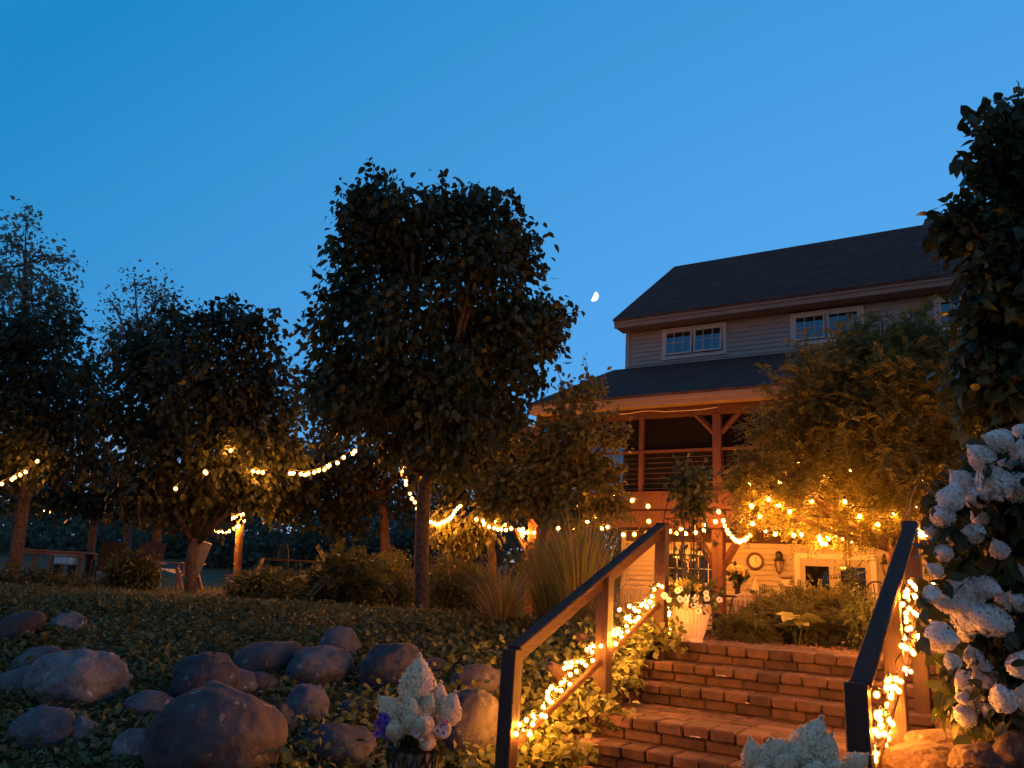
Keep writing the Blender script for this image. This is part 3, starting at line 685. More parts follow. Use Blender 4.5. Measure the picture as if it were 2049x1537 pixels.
for k, a in enumerate([
    ('largest brown domed boulder at the bottom of the bank, left of the flower basket', 432, 1492, 252, 200, S2, 0, .9, .10),
    ('wide grey boulder with pale lichen on its flank, upper of the pair at far left', 157, 1368, 185, 122, S4, -.06, .8, .13),
    ('dark purplish boulder above the largest brown boulder', 408, 1372, 130, 108, S3, .1, .8, .12),
    ('rounded split boulder half grey half brown, in the middle of the bank', 640, 1342, 124, 82, S1, 0, .85, .10),
    ('smooth dark blue-grey boulder directly behind the basket of cream flowers', 788, 1350, 130, 110, S3, .05, .85, .09),
    ('small peaked tan boulder resting above the split boulder', 678, 1298, 58, 54, S1, .2, .8, .15),
    ('small bluish boulder alone high on the leafy bank at the left', 138, 1260, 52, 42, S4, 0, .8, .15),
    ('slanted purplish boulder at the left picture edge, highest on the bank', 18, 1272, 90, 46, S3, .6, .7, .12),
    ('flat blue-grey boulder left of the lichen boulder', 48, 1372, 82, 48, S1, .25, .8, .13),
    ('squarish dull grey boulder below the lichen boulder', 87, 1473, 98, 74, S1, .05, .85, .14),
    ('low reddish brown boulder between the dark purplish and the split boulder', 533, 1330, 100, 58, S2, .2, .8, .12),
    ('long pale boulder leaning on the crown of the largest brown boulder', 452, 1380, 84, 48, S1, .2, .7, .12),
    ('small dark boulder wedged beside the long pale boulder', 512, 1378, 60, 42, S3, .1, .8, .14),
    ('half buried olive grey boulder left of the largest brown boulder', 298, 1418, 72, 44, S1, 0, .8, .13),
    ('pointed upright grey boulder between the largest brown one and the flower basket', 612, 1438, 66, 82, S1, .3, .8, .13),
    ('broad dark boulder cut by the bottom edge, left of the flower basket', 664, 1512, 170, 104, S3, .12, .85, .10),
    ('narrow bluish stone standing low on the bank at the left', 166, 1480, 44, 58, S4, .35, .8, .15),
    ('rough bluish stone touching the left foot of the largest brown boulder', 266, 1512, 56, 64, S4, .3, .8, .16),
    ('big round boulder lit orange on its right side beside the near handrail post', 940, 1478, 132, 160, S2, -.05, .85, .09),
    ('low boulder glowing red-orange above the big round lit boulder', 966, 1388, 92, 72, S2, -.2, .8, .12),
    ('small reddish boulder peeking out behind the cream flower spikes', 862, 1352, 56, 42, S2, .1, .8, .12),
    ('dim low stone overgrown with leaves, just left of the violet petunias', 712, 1436, 74, 46, S3, .1, .8, .13),
    ('little greenish stone half hidden in leaves at the far left', 70, 1330, 70, 40, S1, .5, .8, .13),
    ('small dim stone beside the dark boulder at the bottom, near the pointed grey one', 560, 1470, 50, 70, S3, .2, .8, .14),
    ]):
    rock(a[0], a[1], a[2], a[3], a[4], a[5], 100+k, rot=a[6], squash=a[7], rough=a[8])
M_WARMST = pmat('sandstone_boulder', (.11, .068, .045), (.05, .032, .024), .85, 3, .9, bscale=24, fleck=(.16, .12, .09))
for k, a in enumerate([
    ('egg shaped orange stone standing against the ends of the steps', 1893, 1446, 44, 52, 5.6),
    ('mossy low boulder below the egg shaped stone', 1890, 1500, 150, 62, 4.5),
    ('big orange-lit boulder at the bottom edge beside the right handrail', 1845, 1540, 190, 90, 4.1),
    ('dark topped boulder under the hydrangea at the bottom edge', 1985, 1532, 160, 78, 3.7),
    ('tan boulder at the lower right corner under the hydrangea', 2050, 1508, 110, 70, 3.6),
    ('reddish rounded stone in the bark mulch left of the hydrangea', 1912, 1412, 66, 62, 5.7)]):
    rock(a[0], a[1], a[2], a[3], a[4], M_WARMST, 300+k, depth=a[5], squash=.85, rough=.11)
rock('flat tan stone lying in the ivy beside the left handrail', 1118, 1352, 66, 30, M_WARMST, 400, depth=6.7, rot=-.7)
rock('small tan stone in the ivy above the middle handrail post', 1170, 1285, 46, 26, M_WARMST, 401, depth=7.5, rot=-.5)

# ------------------------------------------------------------------ planting that covers the ground
def scatter(n, x0, x1, y0, y1, keep):
    x = rng.uniform(x0, x1, n); y = rng.uniform(y0, y1, n); k = keep(x, y); x, y = x[k], y[k]
    return np.stack([x, y, height(x, y)], -1)
def patchy(x, y, sc=.9): return np.sin(x*sc*2.1+1.3*np.sin(y*sc*1.7))+np.sin(y*sc*2.6+1.1*np.sin(x*sc*1.9))
mb = MB()
P = scatter(230000, -15, -2.9, 2.3, 12.5, lambda x, y: ((-.54*x+.84*y) > 4.9) & ((-.54*x+.84*y) < 11.5) & ~((x > -3.2) & (y > 4.2)) & (rng.random(len(x)) < .72+.2*patchy(x, y)))
for q in ROCKS: P = P[np.hypot(P[:, 0]-q[0], P[:, 1]-q[1]) > q[2]*.80]
P[:, 2] += np.abs(rng.normal(0, .030, len(P)))+.015+.022*np.clip(patchy(P[:, 0]*2, P[:, 1]*2), 0, 2)
add_leaves(mb, P, unit(np.stack([rng.normal(0, 1, len(P)), rng.normal(-.3, 1, len(P)), np.full(len(P), .5)], -1)), .052, .042, .1, DIA, .3, 1.2, jitter=.45)
tag(mb.build('ground_cover', L_COVER), None, None, kind='stuff')
mb = MB()
P = scatter(30000, -4.9, -2.3, 3.9, 8.3, lambda x, y: (x < -3.02+.33*np.sin(y*5)**2*(y < 7.35)+.12*np.sin(y*13)) & (rng.random(len(x)) < sm((x+4.8)/.7)))
zs_ = np.interp(P[:, 1], [3.9, 4.9, 7.4, 8.3], [.15, .30, 1.22, 1.25]); P[:, 2] = np.where(P[:, 0] > -3.15, np.maximum(P[:, 2], zs_+.0), P[:, 2])
P[:, 2] += np.abs(rng.normal(0, .10, len(P)))+.02
add_leaves(mb, P, unit(np.stack([rng.normal(.35, .8, len(P)), rng.normal(-.5, .8, len(P)), np.full(len(P), .1)], -1)), .056, .050, .25, SIX, .35, 1.0, jitter=.4)
tag(mb.build('ivy_cover', L_IVY), None, None, kind='stuff')
mb = MB()
P = scatter(9000, -.60, 3.0, 2.55, 7.6, lambda x, y: x > -.56+.05*np.sin(y*4)); P[:, 2] += .012+np.abs(rng.normal(0, .012, len(P)))
add_leaves(mb, P, unit(rng.normal(size=P.shape)*[1, 1, .25]), .06, .016, 0, DIA, .2, 1.0, jitter=.5)
P = scatter(4500, -3.2, -.4, 8.0, 11.5, lambda x, y: y > 8.15); P[:, 2] += .012+np.abs(rng.normal(0, .012, len(P)))
add_leaves(mb, P, unit(rng.normal(size=P.shape)*[1, 1, .25]), .05, .014, 0, DIA, .2, 1.0, jitter=.5)
tag(mb.build('bark_mulch', L_CHIP), None, None, kind='stuff')
mb = MB()
P = scatter(900, -13, -3.3, 2.8, 11.5, lambda x, y: ((-.54*x+.84*y) > 5.2) & ((-.54*x+.84*y) < 11) & (patchy(x, y, .6) > -.3))
for q in ROCKS: P = P[np.hypot(P[:, 0]-q[0], P[:, 1]-q[1]) > q[2]*.95]
for c_ in P:
    m_ = int(rng.integers(5, 15)); an = rng.uniform(0, 6.28, m_); o_ = np.stack([np.cos(an), np.sin(an), rng.uniform(.3, 1.4, m_)], -1)
    add_leaves(mb, np.tile(c_, (m_, 1))+[0, 0, .01]+o_*rng.uniform(.02, .10, m_)[:, None], unit(o_), rng.uniform(.06, .11), rng.uniform(.02, .055), .1, DIA, .25, .8)
tag(mb.build('weeds', L_SHRUB), None, None, kind='stuff')
def blades(mb, base, dirs, H, wd, curl=.5, seg=4, mi=0):
    n = len(base); t = np.linspace(0, 1, seg+1)
    hor = unit(dirs*[1, 1, 0]+1e-6); sd = np.stack([-hor[:, 1], hor[:, 0], np.zeros(n)], -1)
    d0 = unit(dirs); Hn = H[:, None] if np.ndim(H) else np.full((n, 1), H)
    pts = base[:, None]+d0[:, None]*(t[None, :, None]*Hn[:, None])+(hor[:, None]*curl*.5-np.array([0, 0, curl*.55]))*(t[None, :, None]**2.4*Hn[:, None])
    wv = wd*(1-t*.92)[None, :, None]*sd[:, None]
    V = np.stack([pts-wv, pts+wv], 2).reshape(n, -1, 3); k = (seg+1)*2
    q = np.arange(seg)*2; F = np.stack([q, q+1, q+3, q+2], -1)
    mb.add(V.reshape(-1, 3), (F[None]+(np.arange(n)*k)[:, None, None]).reshape(-1, 4), mi=mi)
mb = MB()
P = scatter(26000, -24, -5.5, 7.5, 24, lambda x, y: ((-.54*x+.84*y) > 10.5) & ~((x > -8.5) & (y > 12)))
blades(mb, P, np.stack([rng.normal(0, .35, len(P)), rng.normal(0, .35, len(P)), np.ones(len(P))], -1), rng.uniform(.06, .16, len(P)), .006, .4, 2)
tag(mb.build('lawn_grass', L_GRASS), None, None, kind='stuff')
mb = MB()
P = scatter(1500, -13, -3.3, 2.8, 12, lambda x, y: ((-.54*x+.84*y) > 5.0) & (patchy(x, y, .8) > .2))
blades(mb, P, np.stack([rng.normal(0, .6, len(P)), rng.normal(0, .6, len(P)), np.ones(len(P))], -1), rng.uniform(.10, .32, len(P)), .004, .6, 3)
tag(mb.build('dry_grass', L_STRAW), None, None, kind='stuff')

def grass_clump(label, px_, py_, depth, n, H, tilt, mats, wd=.006, rad=.12, group='fountain grasses', name='fountain_grass', curl=.5, straw=.3):
    b = at(px_, py_, depth); g_ = float(height(b[0], b[1])); H += max(b[2]-g_, 0); b[2] = g_
    root = thing(name, label, 'ornamental grass', b, group)
    for nm, m, k in (('blades', mats[0], int(n*(1-straw))), ('dry_stems', mats[1], int(n*straw))):
        if k < 5: continue
        an = rng.uniform(0, 2*math.pi, k); r_ = rad*np.sqrt(rng.uniform(0, 1, k))
        o = np.stack([np.cos(an), np.sin(an), np.zeros(k)], -1)
        B = b+o*r_[:, None]-np.array([0, 0, .05]); mb = MB()
        blades(mb, B, o*rng.uniform(.02, tilt, k)[:, None]+rng.normal(0, .08, (k, 3))+np.array([0, 0, 1]), rng.uniform(.6, 1.08, k)*H, wd*(1 if nm == 'blades' else .7), curl, 5)
        mb.build(nm, m, root)
GM = (L_GRASS, L_STRAW)
grass_clump('shorter grass clump with pink-tan dry stems, in front of the tall ones', 1003, 1252, 9.6, 460, 1.1, .65, GM, .007, .10, straw=.5)
grass_clump('tall arching grass clump lit amber, nearest the handrail', 1160, 1250, 9.2, 800, 1.75, .40, GM, .006, .14, curl=.35, straw=.16)
grass_clump('tall green grass clump between the short dry one and the amber one', 1108, 1248, 9.8, 700, 1.6, .5, GM, .006, .14, curl=.4, straw=.12)
grass_clump('bushy reddish grass tuft under the handrail by the lit clapboards', 1262, 1235, 8.6, 520, .65, .8, GM, .005, .22, curl=.4, straw=.75)
grass_clump('low grass tuft at the foot of the mid handrail post', 1165, 1245, 8.6, 160, .55, .9, GM, .006, .12, curl=.8, straw=.5)

def shrub(name, label, cat, lobes, depth, n, mat, L, W, kind='leaf', per=10, cs=.16, droop=.3, pairs=6, group=None, stems=14, shape=DIA, bias=.5):
    LB = px_lobes(lobes, depth); c = np.mean([l[:3] for l in LB], 0); zb = float(height(c[0], c[1]))
    base = np.array([c[0], c[1], min(zb, min(l[2] for l in LB))])
    root = thing(name, label, cat, base, group)
    C, D, K = lobe_points(LB, n, bias); mb = MB()
    P = np.repeat(C, per, 0)+rng.normal(0, cs*.5, (n*per, 3)); O = unit(np.repeat(D, per, 0)+rng.normal(0, .4, (n*per, 3))+[0, 0, .25])
    if kind == 'leaf': add_leaves(mb, P, O, L, W, droop, shape)
    else: add_sprays(mb, P, O, L, pairs, W, droop)
    sm_ = MB()
    for i in rng.choice(n, min(stems, n), replace=False):
        b0 = base+np.array([*(C[i][:2]-base[:2])*.35, 0]); sm_.tube([b0, (b0+C[i])/2+rng.normal(0, .02, 3), C[i]], [.012, .009, .004], 4, cap=False)
    sm_.build('stems', BARK, root); mb.build('foliage', mat, root)
    return root
shrub('hedge_shrub', 'dense fine-leaved shrub row right behind the main tree trunk', 'shrub', [(880, 1195, 52, 0), (935, 1190, 55, .2), (985, 1195, 45, 0), (905, 1160, 45, .3), (960, 1165, 40, .3), (1020, 1205, 32, .2)], 12.8, 650, L_SHRUB, .085, .018, per=16, droop=-.2)
shrub('hedge_shrub', 'dense fine-leaved shrub left of the main tree trunk', 'shrub', [(760, 1165, 48, .2), (805, 1185, 45, .2), (715, 1180, 42, .3), (780, 1135, 30, .6)], 13.2, 480, L_SHRUB, .085, .018, per=16, droop=-.2)
shrub('sumac_shrub', 'ferny shrub with drooping pinnate leaves left of the main tree', 'shrub', [(690, 1150, 40, 0), (655, 1165, 36, 0), (722, 1168, 30, 0)], 12.3, 170, L_SHRUB, .34, .04, kind='spray', per=2, pairs=9, droop=.35)
for lb, lob, d in (('low leafy perennial patch right of the second tree trunk', [(485, 1185, 34, 0), (530, 1178, 36, 0), (575, 1182, 34, .2)], 13.6), ('low leafy perennials under the arched iron chairs', [(610, 1180, 34, 0), (640, 1195, 30, 0), (560, 1195, 30, -.4)], 13.0),
                   ('small dense bush in front of the dark backed armchair', [(262, 1140, 34, 0), (232, 1155, 24, 0), (290, 1158, 26, 0)], 14.5), ('low leafy clump along the lawn edge at far left', [(60, 1170, 34, 0), (110, 1176, 30, 0), (10, 1172, 34, 0), (165, 1178, 30, 0)], 14.0)):
    shrub('perennial_clump', lb, 'plant', lob, d, 210, L_SHRUB, .11, .05, per=9, group='perennials along the lawn edge')
shrub('lime_shrub', 'bright lime shrub lit beside the Y-braced porch post', 'shrub', [(1122, 1100, 26, 0), (1130, 1130, 24, 0)], 12.4, 110, L_FEATH, .08, .05, per=12, stems=6)
shrub('lime_shrub', 'smaller lime shrub lit just right of the Y-braced porch post', 'shrub', [(1078, 1112, 20, 0), (1078, 1145, 26, 0)], 12.6, 100, L_FEATH, .08, .05, per=12, stems=6)
# feathery bed above the steps
shrub('feathery_shrub', 'large feathery green mound in the bed behind the top step', 'shrub', [(1640, 1220, 42, .5), (1580, 1232, 46, .3), (1690, 1235, 42, .2), (1530, 1250, 42, 0), (1600, 1262, 45, -.3), (1660, 1268, 42, -.4), (1720, 1262, 32, -.3)], 8.9, 900, L_FEATH, .16, .016, kind='spray', per=5, pairs=7, cs=.12, stems=30)
shrub('feathery_shrub', 'low spreading green plant at the bed edge beside the white planter', 'shrub', [(1480, 1258, 26, 0), (1510, 1275, 26, 0), (1465, 1275, 18, 0)], 8.3, 260, L_FEATH, .13, .014, kind='spray', per=4, pairs=6, cs=.1)
shrub('trailing_plant', 'trailing plant hanging by the right end of the top step', 'plant', [(1728, 1225, 22, 0), (1735, 1265, 18, 0), (1725, 1295, 12, 0)], 8.0, 120, L_IVY, .05, .03, per=8, droop=.8, cs=.1)
ho = thing('hosta', 'broad hosta leaves shining yellow in the middle of the feathery bed', 'plant', at(1595, 1250, 8.3))
mb = MB(); c = at(1595, 1246, 8.3); zg_ = float(height(c[0], c[1]))
for k in range(9): mb.tube([(c[0]+rng.normal(0, .03), c[1]+rng.normal(0, .03), zg_-.03), c+rng.normal(0, .04, 3)], .006, 5)
mb.build('stems', L_SHRUB, ho)
mb = MB(); c = at(1595, 1246, 8.3); an = rng.uniform(0, 6.28, 16); add_leaves(mb, np.tile(c, (16, 1))+rng.normal(0, .04, (16, 3)), unit(np.stack([np.cos(an), np.sin(an)-.3, np.full(16, .25)], -1)), .24, .17, .1, SIX, .15, 1.5); mb.build('leaves', leafmat('leaf_hosta', (.16, .19, .05), (.24, .26, .08), .3, .4), ho)

# ------------------------------------------------------------------ trees
tree('maple_tree', 'tall full-crowned maple with a speckled trunk, standing alone in the middle', 'tree', None, 12.3,
     [(845, 1232, 15), (843, 1120, 14.5), (847, 1010, 14), (853, 930, 14)],
     [(738, 415, 50, .2), (822, 425, 62, -.3), (915, 430, 64, .3), (992, 430, 54, 0), (722, 495, 62, 0), (825, 515, 96, .4), (952, 528, 90, -.4), (1030, 510, 54, .2), (700, 610, 78, .3), (790, 650, 92, -.6), (935, 665, 92, .6), (1040, 640, 78, 0), (1076, 626, 42, .2), (678, 730, 70, 0), (780, 775, 98, .5), (900, 780, 100, -.5), (1018, 745, 82, .2), (1075, 690, 40, 0), (700, 820, 66, -.2), (800, 870, 72, .2), (900, 868, 78, -.3), (985, 845, 62, .3), (648, 650, 40, 0), (655, 790, 40, 0)],
     None, L_MAPLE, 1350, .112, .070, .9, cs=.30, per=19, twigs=150, limbr=.05, bare=14, bias=.5, shape=OVAL, shoots=170)
tree('maple_tree', 'rounded maple second from the left with a short forked trunk', 'tree', None, 15.0,
     [(380, 1188, 12), (382, 1125, 11), (392, 1075, 12)],
     [(445, 650, 58, 0), (365, 672, 62, .3), (510, 690, 55, -.3), (292, 735, 72, 0), (400, 770, 100, -.5), (530, 785, 72, .2), (240, 830, 62, .2), (340, 875, 92, .5), (470, 880, 92, -.3), (570, 830, 42, 0), (300, 965, 68, -.2), (420, 985, 78, .3), (520, 955, 58, 0), (575, 900, 40, 0)],
     None, L_MAPLE2, 980, .125, .078, .9, cs=.34, per=18, twigs=90, bare=8, bias=.5, shoots=120)
tree('maple_tree', 'dark maple at the left picture edge in front of the tall poplar', 'tree', None, 16.5,
     [(26, 1150, 13), (48, 1010, 11), (68, 905, 10)],
     [(128, 650, 46, 0), (60, 680, 66, .3), (-20, 700, 80, 0), (165, 735, 60, -.2), (90, 780, 90, .4), (0, 810, 90, -.4), (165, 850, 62, .3), (80, 890, 82, -.3), (185, 925, 45, 0), (-10, 930, 80, .2)],
     None, L_MAPLE2, 700, .13, .08, .9, cs=.36, per=17, twigs=60, bias=.5, shoots=80)
tree('poplar_tree', 'tall thin-leaved poplar rising behind the left edge maple', 'tree', None, 27,
     [(30, 1100, 9), (40, 850, 8), (48, 620, 5), (52, 500, 3)],
     [(52, 440, 26, 0), (28, 490, 36, .4), (88, 520, 34, 0), (60, 570, 50, -.4), (138, 525, 22, 0), (8, 580, 50, .5), (122, 590, 42, 0), (-40, 560, 60, 0), (60, 640, 55, 0), (140, 640, 25, .3)],
     None, L_POPLAR, 330, .16, .11, .3, cs=.5, per=8, twigs=160, shape=DIA, limbr=.06, bias=.7)
tree('birch_tree', 'airy small-leaved birch showing between the two left maples', 'tree', None, 25,
     [(255, 1090, 8), (262, 800, 6), (272, 680, 4)],
     [(270, 570, 30, 0), (225, 605, 28, .3), (320, 600, 34, 0), (280, 645, 50, -.3), (352, 625, 26, 0), (232, 672, 36, 0), (320, 665, 36, 0), (205, 720, 30, 0)],
     None, L_POPLAR, 200, .12, .08, .3, cs=.5, per=7, twigs=170, shape=DIA, limbr=.06, bias=.7)
for lb, d, tk, lob, nn in (
    ('shadowy tree behind the main trunk, its low boughs under the light swag', 19, [(772, 1110, 10), (768, 1030, 9), (760, 980, 9)], [(640, 905, 46, 0), (615, 965, 56, .3), (700, 955, 66, 0), (760, 920, 60, .4), (810, 1000, 46, 0), (690, 1030, 40, 0), (590, 1020, 34, 0), (820, 930, 40, .2)], 330),
    ('shadowy tree with a slim trunk at the left, orange-lit below', 21, [(180, 1128, 8), (186, 1060, 7), (192, 1020, 7)], [(150, 975, 52, 0), (222, 955, 54, .3), (70, 985, 54, 0), (200, 1010, 36, 0)], 200),
    ('shadowy twin-trunked tree between the left maples', 21, [(312, 1118, 10), (314, 1065, 9), (316, 1030, 8)], [(310, 985, 46, 0), (362, 1000, 38, 0), (268, 1000, 40, 0)], 150),
    ('shadowy tree with a light-wrapped trunk right of the second maple', 18, [(474, 1150, 8), (479, 1070, 8), (484, 1020, 7)], [(480, 960, 50, 0), (545, 985, 46, .2), (425, 990, 36, 0), (596, 940, 42, 0), (540, 920, 36, 0)], 230),
    ('shadowy tree filling the gap right of the main trunk', 17, [(985, 1120, 9), (975, 1030, 8), (970, 970, 8)], [(935, 900, 50, 0), (990, 935, 46, .3), (1015, 865, 46, 0), (925, 965, 38, 0), (1020, 985, 40, 0), (880, 930, 40, .4)], 280)):
    tree('shade_tree', lb, 'tree', None, d, tk, lob, None, L_MAPLE2, nn, .17, .11, .5, cs=.42, per=13, bark=BARKR, twigs=40, group='shadowy trees on the lawn')
tree('shade_tree', 'small feathery tree with orange-lit leaves over the slim timber post', 'tree', None, 15.2, [(898, 1150, 7), (900, 1100, 6), (905, 1070, 6)],
     [(912, 1062, 40, 0), (950, 1082, 30, .2), (888, 1040, 28, 0), (965, 1045, 34, 0), (870, 1080, 20, 0)], None, L_FEATH, 190, .13, .05, .9, cs=.22, per=9, bark=BARKR, twigs=40)
tree('amur_maple', 'fine-leaved small tree in front of the upper porch, left of the porch posts', 'tree', None, 11.3, [(1078, 1215, 11), (1084, 1120, 9), (1092, 1040, 9)],
     [(1182, 790, 24, 0), (1130, 805, 22, .2), (1100, 860, 28, 0), (1172, 862, 48, -.3), (1222, 872, 26, 0), (1068, 905, 34, .3), (1130, 930, 66, .2), (1198, 945, 42, -.2), (1060, 980, 48, 0), (1140, 1008, 50, -.3), (1208, 1010, 40, 0), (1010, 985, 44, .2), (1238, 1008, 20, 0), (1165, 760, 10, 0)],
     None, L_LOCUST, 470, .085, .055, .4, cs=.2, per=15, bark=BARKR, twigs=130, limbr=.04, bias=.55, shoots=150)
tree('locust_tree', 'feathery locust tree spreading over the string lights before the house', 'tree', None, 9.3, [(1802, 1215, 15), (1790, 1135, 12), (1778, 1085, 11)],
     [(1640, 735, 36, 0), (1715, 708, 48, .3), (1800, 695, 42, 0), (1870, 705, 46, -.3), (1605, 790, 42, 0), (1690, 790, 66, .4), (1790, 780, 76, -.4), (1880, 790, 60, .3), (1545, 860, 36, 0), (1620, 868, 62, .2), (1720, 868, 78, -.3), (1820, 868, 78, .4), (1900, 880, 60, 0), (1515, 930, 34, 0), (1590, 955, 56, -.2), (1690, 955, 66, .3), (1790, 968, 66, -.3), (1870, 955, 58, 0), (1530, 1008, 34, 0), (1615, 1028, 40, .2), (1700, 1030, 44, 0), (1775, 1020, 40, 0), (1500, 985, 24, 0), (1765, 640, 14, 0), (1845, 660, 18, 0)],
     None, L_LOCUST, 2700, .19, .019, .25, cs=.22, per=4, kind='spray', pairs=7, bark=BARKR, twigs=220, limbr=.035, bias=.5, shoots=130)
tree('broadleaf_tree', 'dark large-leaved tree filling the right picture edge above the hydrangea', 'tree', None, 5.6, [(2150, 1330, 40), (2135, 1000, 34), (2110, 760, 30)],
     [(1990, 258, 40, 0), (2062, 262, 58, .2), (1972, 312, 30, 0), (2050, 350, 66, 0), (1995, 385, 36, 0), (2062, 450, 68, .2), (1928, 455, 44, 0), (1995, 480, 55, -.2), (1978, 550, 42, .1), (2050, 560, 88, -.2), (1942, 610, 28, 0), (1990, 655, 52, .1), (2062, 680, 88, .2), (1952, 735, 42, 0), (2020, 775, 78, -.1), (2085, 855, 78, 0), (1968, 820, 38, 0), (2130, 500, 90, 0), (2140, 300, 80, 0), (2000, 860, 50, .3), (2060, 930, 60, .4)],
     None, L_BIG, 1150, .088, .060, .6, cs=.16, per=11, twigs=110, limbr=.03, bias=.5, shape=OVAL, shoots=26)
# far shrubs closing the lawn
mb = MB(); LB = []
for x in np.arange(-140, 1300, 38): LB += [(*at(x, 1103+rng.uniform(-8, 8), 44+rng.uniform(-4, 6)), rng.uniform(.9, 1.7))]
for x in np.arange(-140, 1000, 70): LB += [(*at(x, 1080+rng.uniform(-14, 14), 56+rng.uniform(-4, 6)), rng.uniform(1.1, 2.2))]
for x in np.arange(-160, 1260, 46): LB += [(*at(x, rng.uniform(1000, 1066), 66+rng.uniform(-6, 6)), rng.uniform(1.2, 2.6))]
C, D, K = lobe_points(LB, 9500, .4); P = np.repeat(C, 5, 0)+rng.normal(0, .3, (47500, 3)); add_leaves(mb, P, np.repeat(D, 5, 0), .36, .28, .1, DIA)
tag(mb.build('far_shrubbery', L_FAR), None, None, kind='stuff')
mb = MB()
for lb_ in LB: mb.tube([(lb_[0], lb_[1], float(height(lb_[0], lb_[1]))-.3), (lb_[0], lb_[1], lb_[2])], [.12, .05], 5)
tag(mb.build('far_shrubbery_stems', BARK), None, None, kind='stuff')

# ------------------------------------------------------------------ flowers in containers
def panicle_mesh(name, mat, seed, L=1.0, R=.42, n=1100, fs=.10, cone=.75):
    r_ = np.random.default_rng(seed); mb = MB()
    t = np.clip(r_.uniform(0, 1, n)**.8, 0, .985); an = r_.uniform(0, 2*math.pi, n)
    prof = lambda t: R*(np.sin(np.clip(t*1.0+.08, 0, 1)*math.pi)**.55)*(1-cone*np.clip(t-.25, 0, 1))
    lump = 1+.16*np.sin(3*an+6*t+seed)+.10*np.sin(5*an-9*t)
    r = prof(t)*(.80+.20*lump)*r_.uniform(.90, 1.10, n)
    P = np.stack([r*np.cos(an), r*np.sin(an), t*L], -1); O = unit(np.stack([np.cos(an), np.sin(an), (t-.35)*1.6], -1))
    up = unit(r_.normal(size=(n, 3))); a = unit(np.cross(O+r_.normal(0, .35, (n, 3)), up)); b = unit(np.cross(O, a))
    s = r_.uniform(.7, 1.25, n)[:, None]*fs*.5
    # four-petalled florets: two crossed, slightly cupped quads
    for u, v in ((a, b), (unit(a+b), unit(b-a))):
        V = np.stack([P-u*s*.95-O*s*.15*-1, P-v*s*.55, P+u*s*.95+O*s*.15, P+v*s*.55], 1)
        mb.add(V.reshape(-1, 3), (np.array([[0, 1, 2, 3]])[None]+(np.arange(n)*4)[:, None, None]).reshape(-1, 4))
    tt = np.linspace(0, .97, 9); mb.lathe((0, 0, 0), [(max(float(prof(q))*.80, .004), q*L*.97) for q in tt], 10, mi=1)
    me_o = mb.build(name, [mat, M_CORE]); me = me_o.data; bpy.data.objects.remove(me_o); return me
def place(name, me, parent, p, axis, s):
    o = bpy.data.objects.new(name, me); COL.objects.link(o); o.parent = parent
    o.rotation_mode = 'QUATERNION'; o.rotation_quaternion = Vector(axis).to_track_quat('Z', 'Y') @ Vector((0, 0, 1)).rotation_difference(Vector((math.sin(.0), 0, 1)))
    o.location = (np.array(p)-LOC[parent.name]).tolist(); o.scale = (s, s, s) if np.ndim(s) == 0 else s
    return o
def petunia_mesh(name, mat, eye=None):
    mb = MB(); n = 20; an = np.linspace(0, 2*math.pi, n, endpoint=False); lob = 1-.13*np.abs(np.cos(an*2.5))**3
    rings = [(.0, -.5), (.10, -.32), (.30, -.10), (.70, .02), (1.0, -.03)]; V = []
    for r, z in rings: V.append(np.stack([r*np.cos(an)*(lob if r > .5 else 1), r*np.sin(an)*(lob if r > .5 else 1), np.full(n, z)+(.05*np.cos(5*an) if r > .9 else 0)], -1))
    for k in range(4):
        q = np.concatenate([V[k], V[k+1]]); j = np.arange(n); mb.add(q, np.stack([j, (j+1) % n, (j+1) % n+n, j+n], -1), mi=1 if (k < 2 and eye) else 0)
    me_o = mb.build(name, [mat, eye] if eye else mat, smooth=True); me = me_o.data; bpy.data.objects.remove(me_o); return me
CRM = [panicle_mesh('flower_head', L_CREAM, k, n=1000, fs=.105) for k in range(3)]
WHT = [panicle_mesh('flower_head', L_WHITE, 10+k, R=.42, n=1000, fs=.10, cone=.82) for k in range(4)]
M_EYE = pmat('petunia_throat', (.10, .03, .18), (.05, .02, .1), .6); M_EYEY = pmat('petunia_eye', (.30, .30, .12), (.2, .2, .08), .6)
PV = petunia_mesh('petunia', L_PURPLE, M_EYE); PP = petunia_mesh('petunia', L_PINK, M_EYEY); PWt = petunia_mesh('petunia', L_WHITE, M_EYEY)
PM = petunia_mesh('petunia', leafmat('petal_magenta', (.35, .08, .22), (.5, .14, .32), .3, .5), M_EYE)
VIEW = unit(-(np.array([_f[0], _f[1], 0]))); RT = unit(np.array([_r[0], _r[1], 0]))
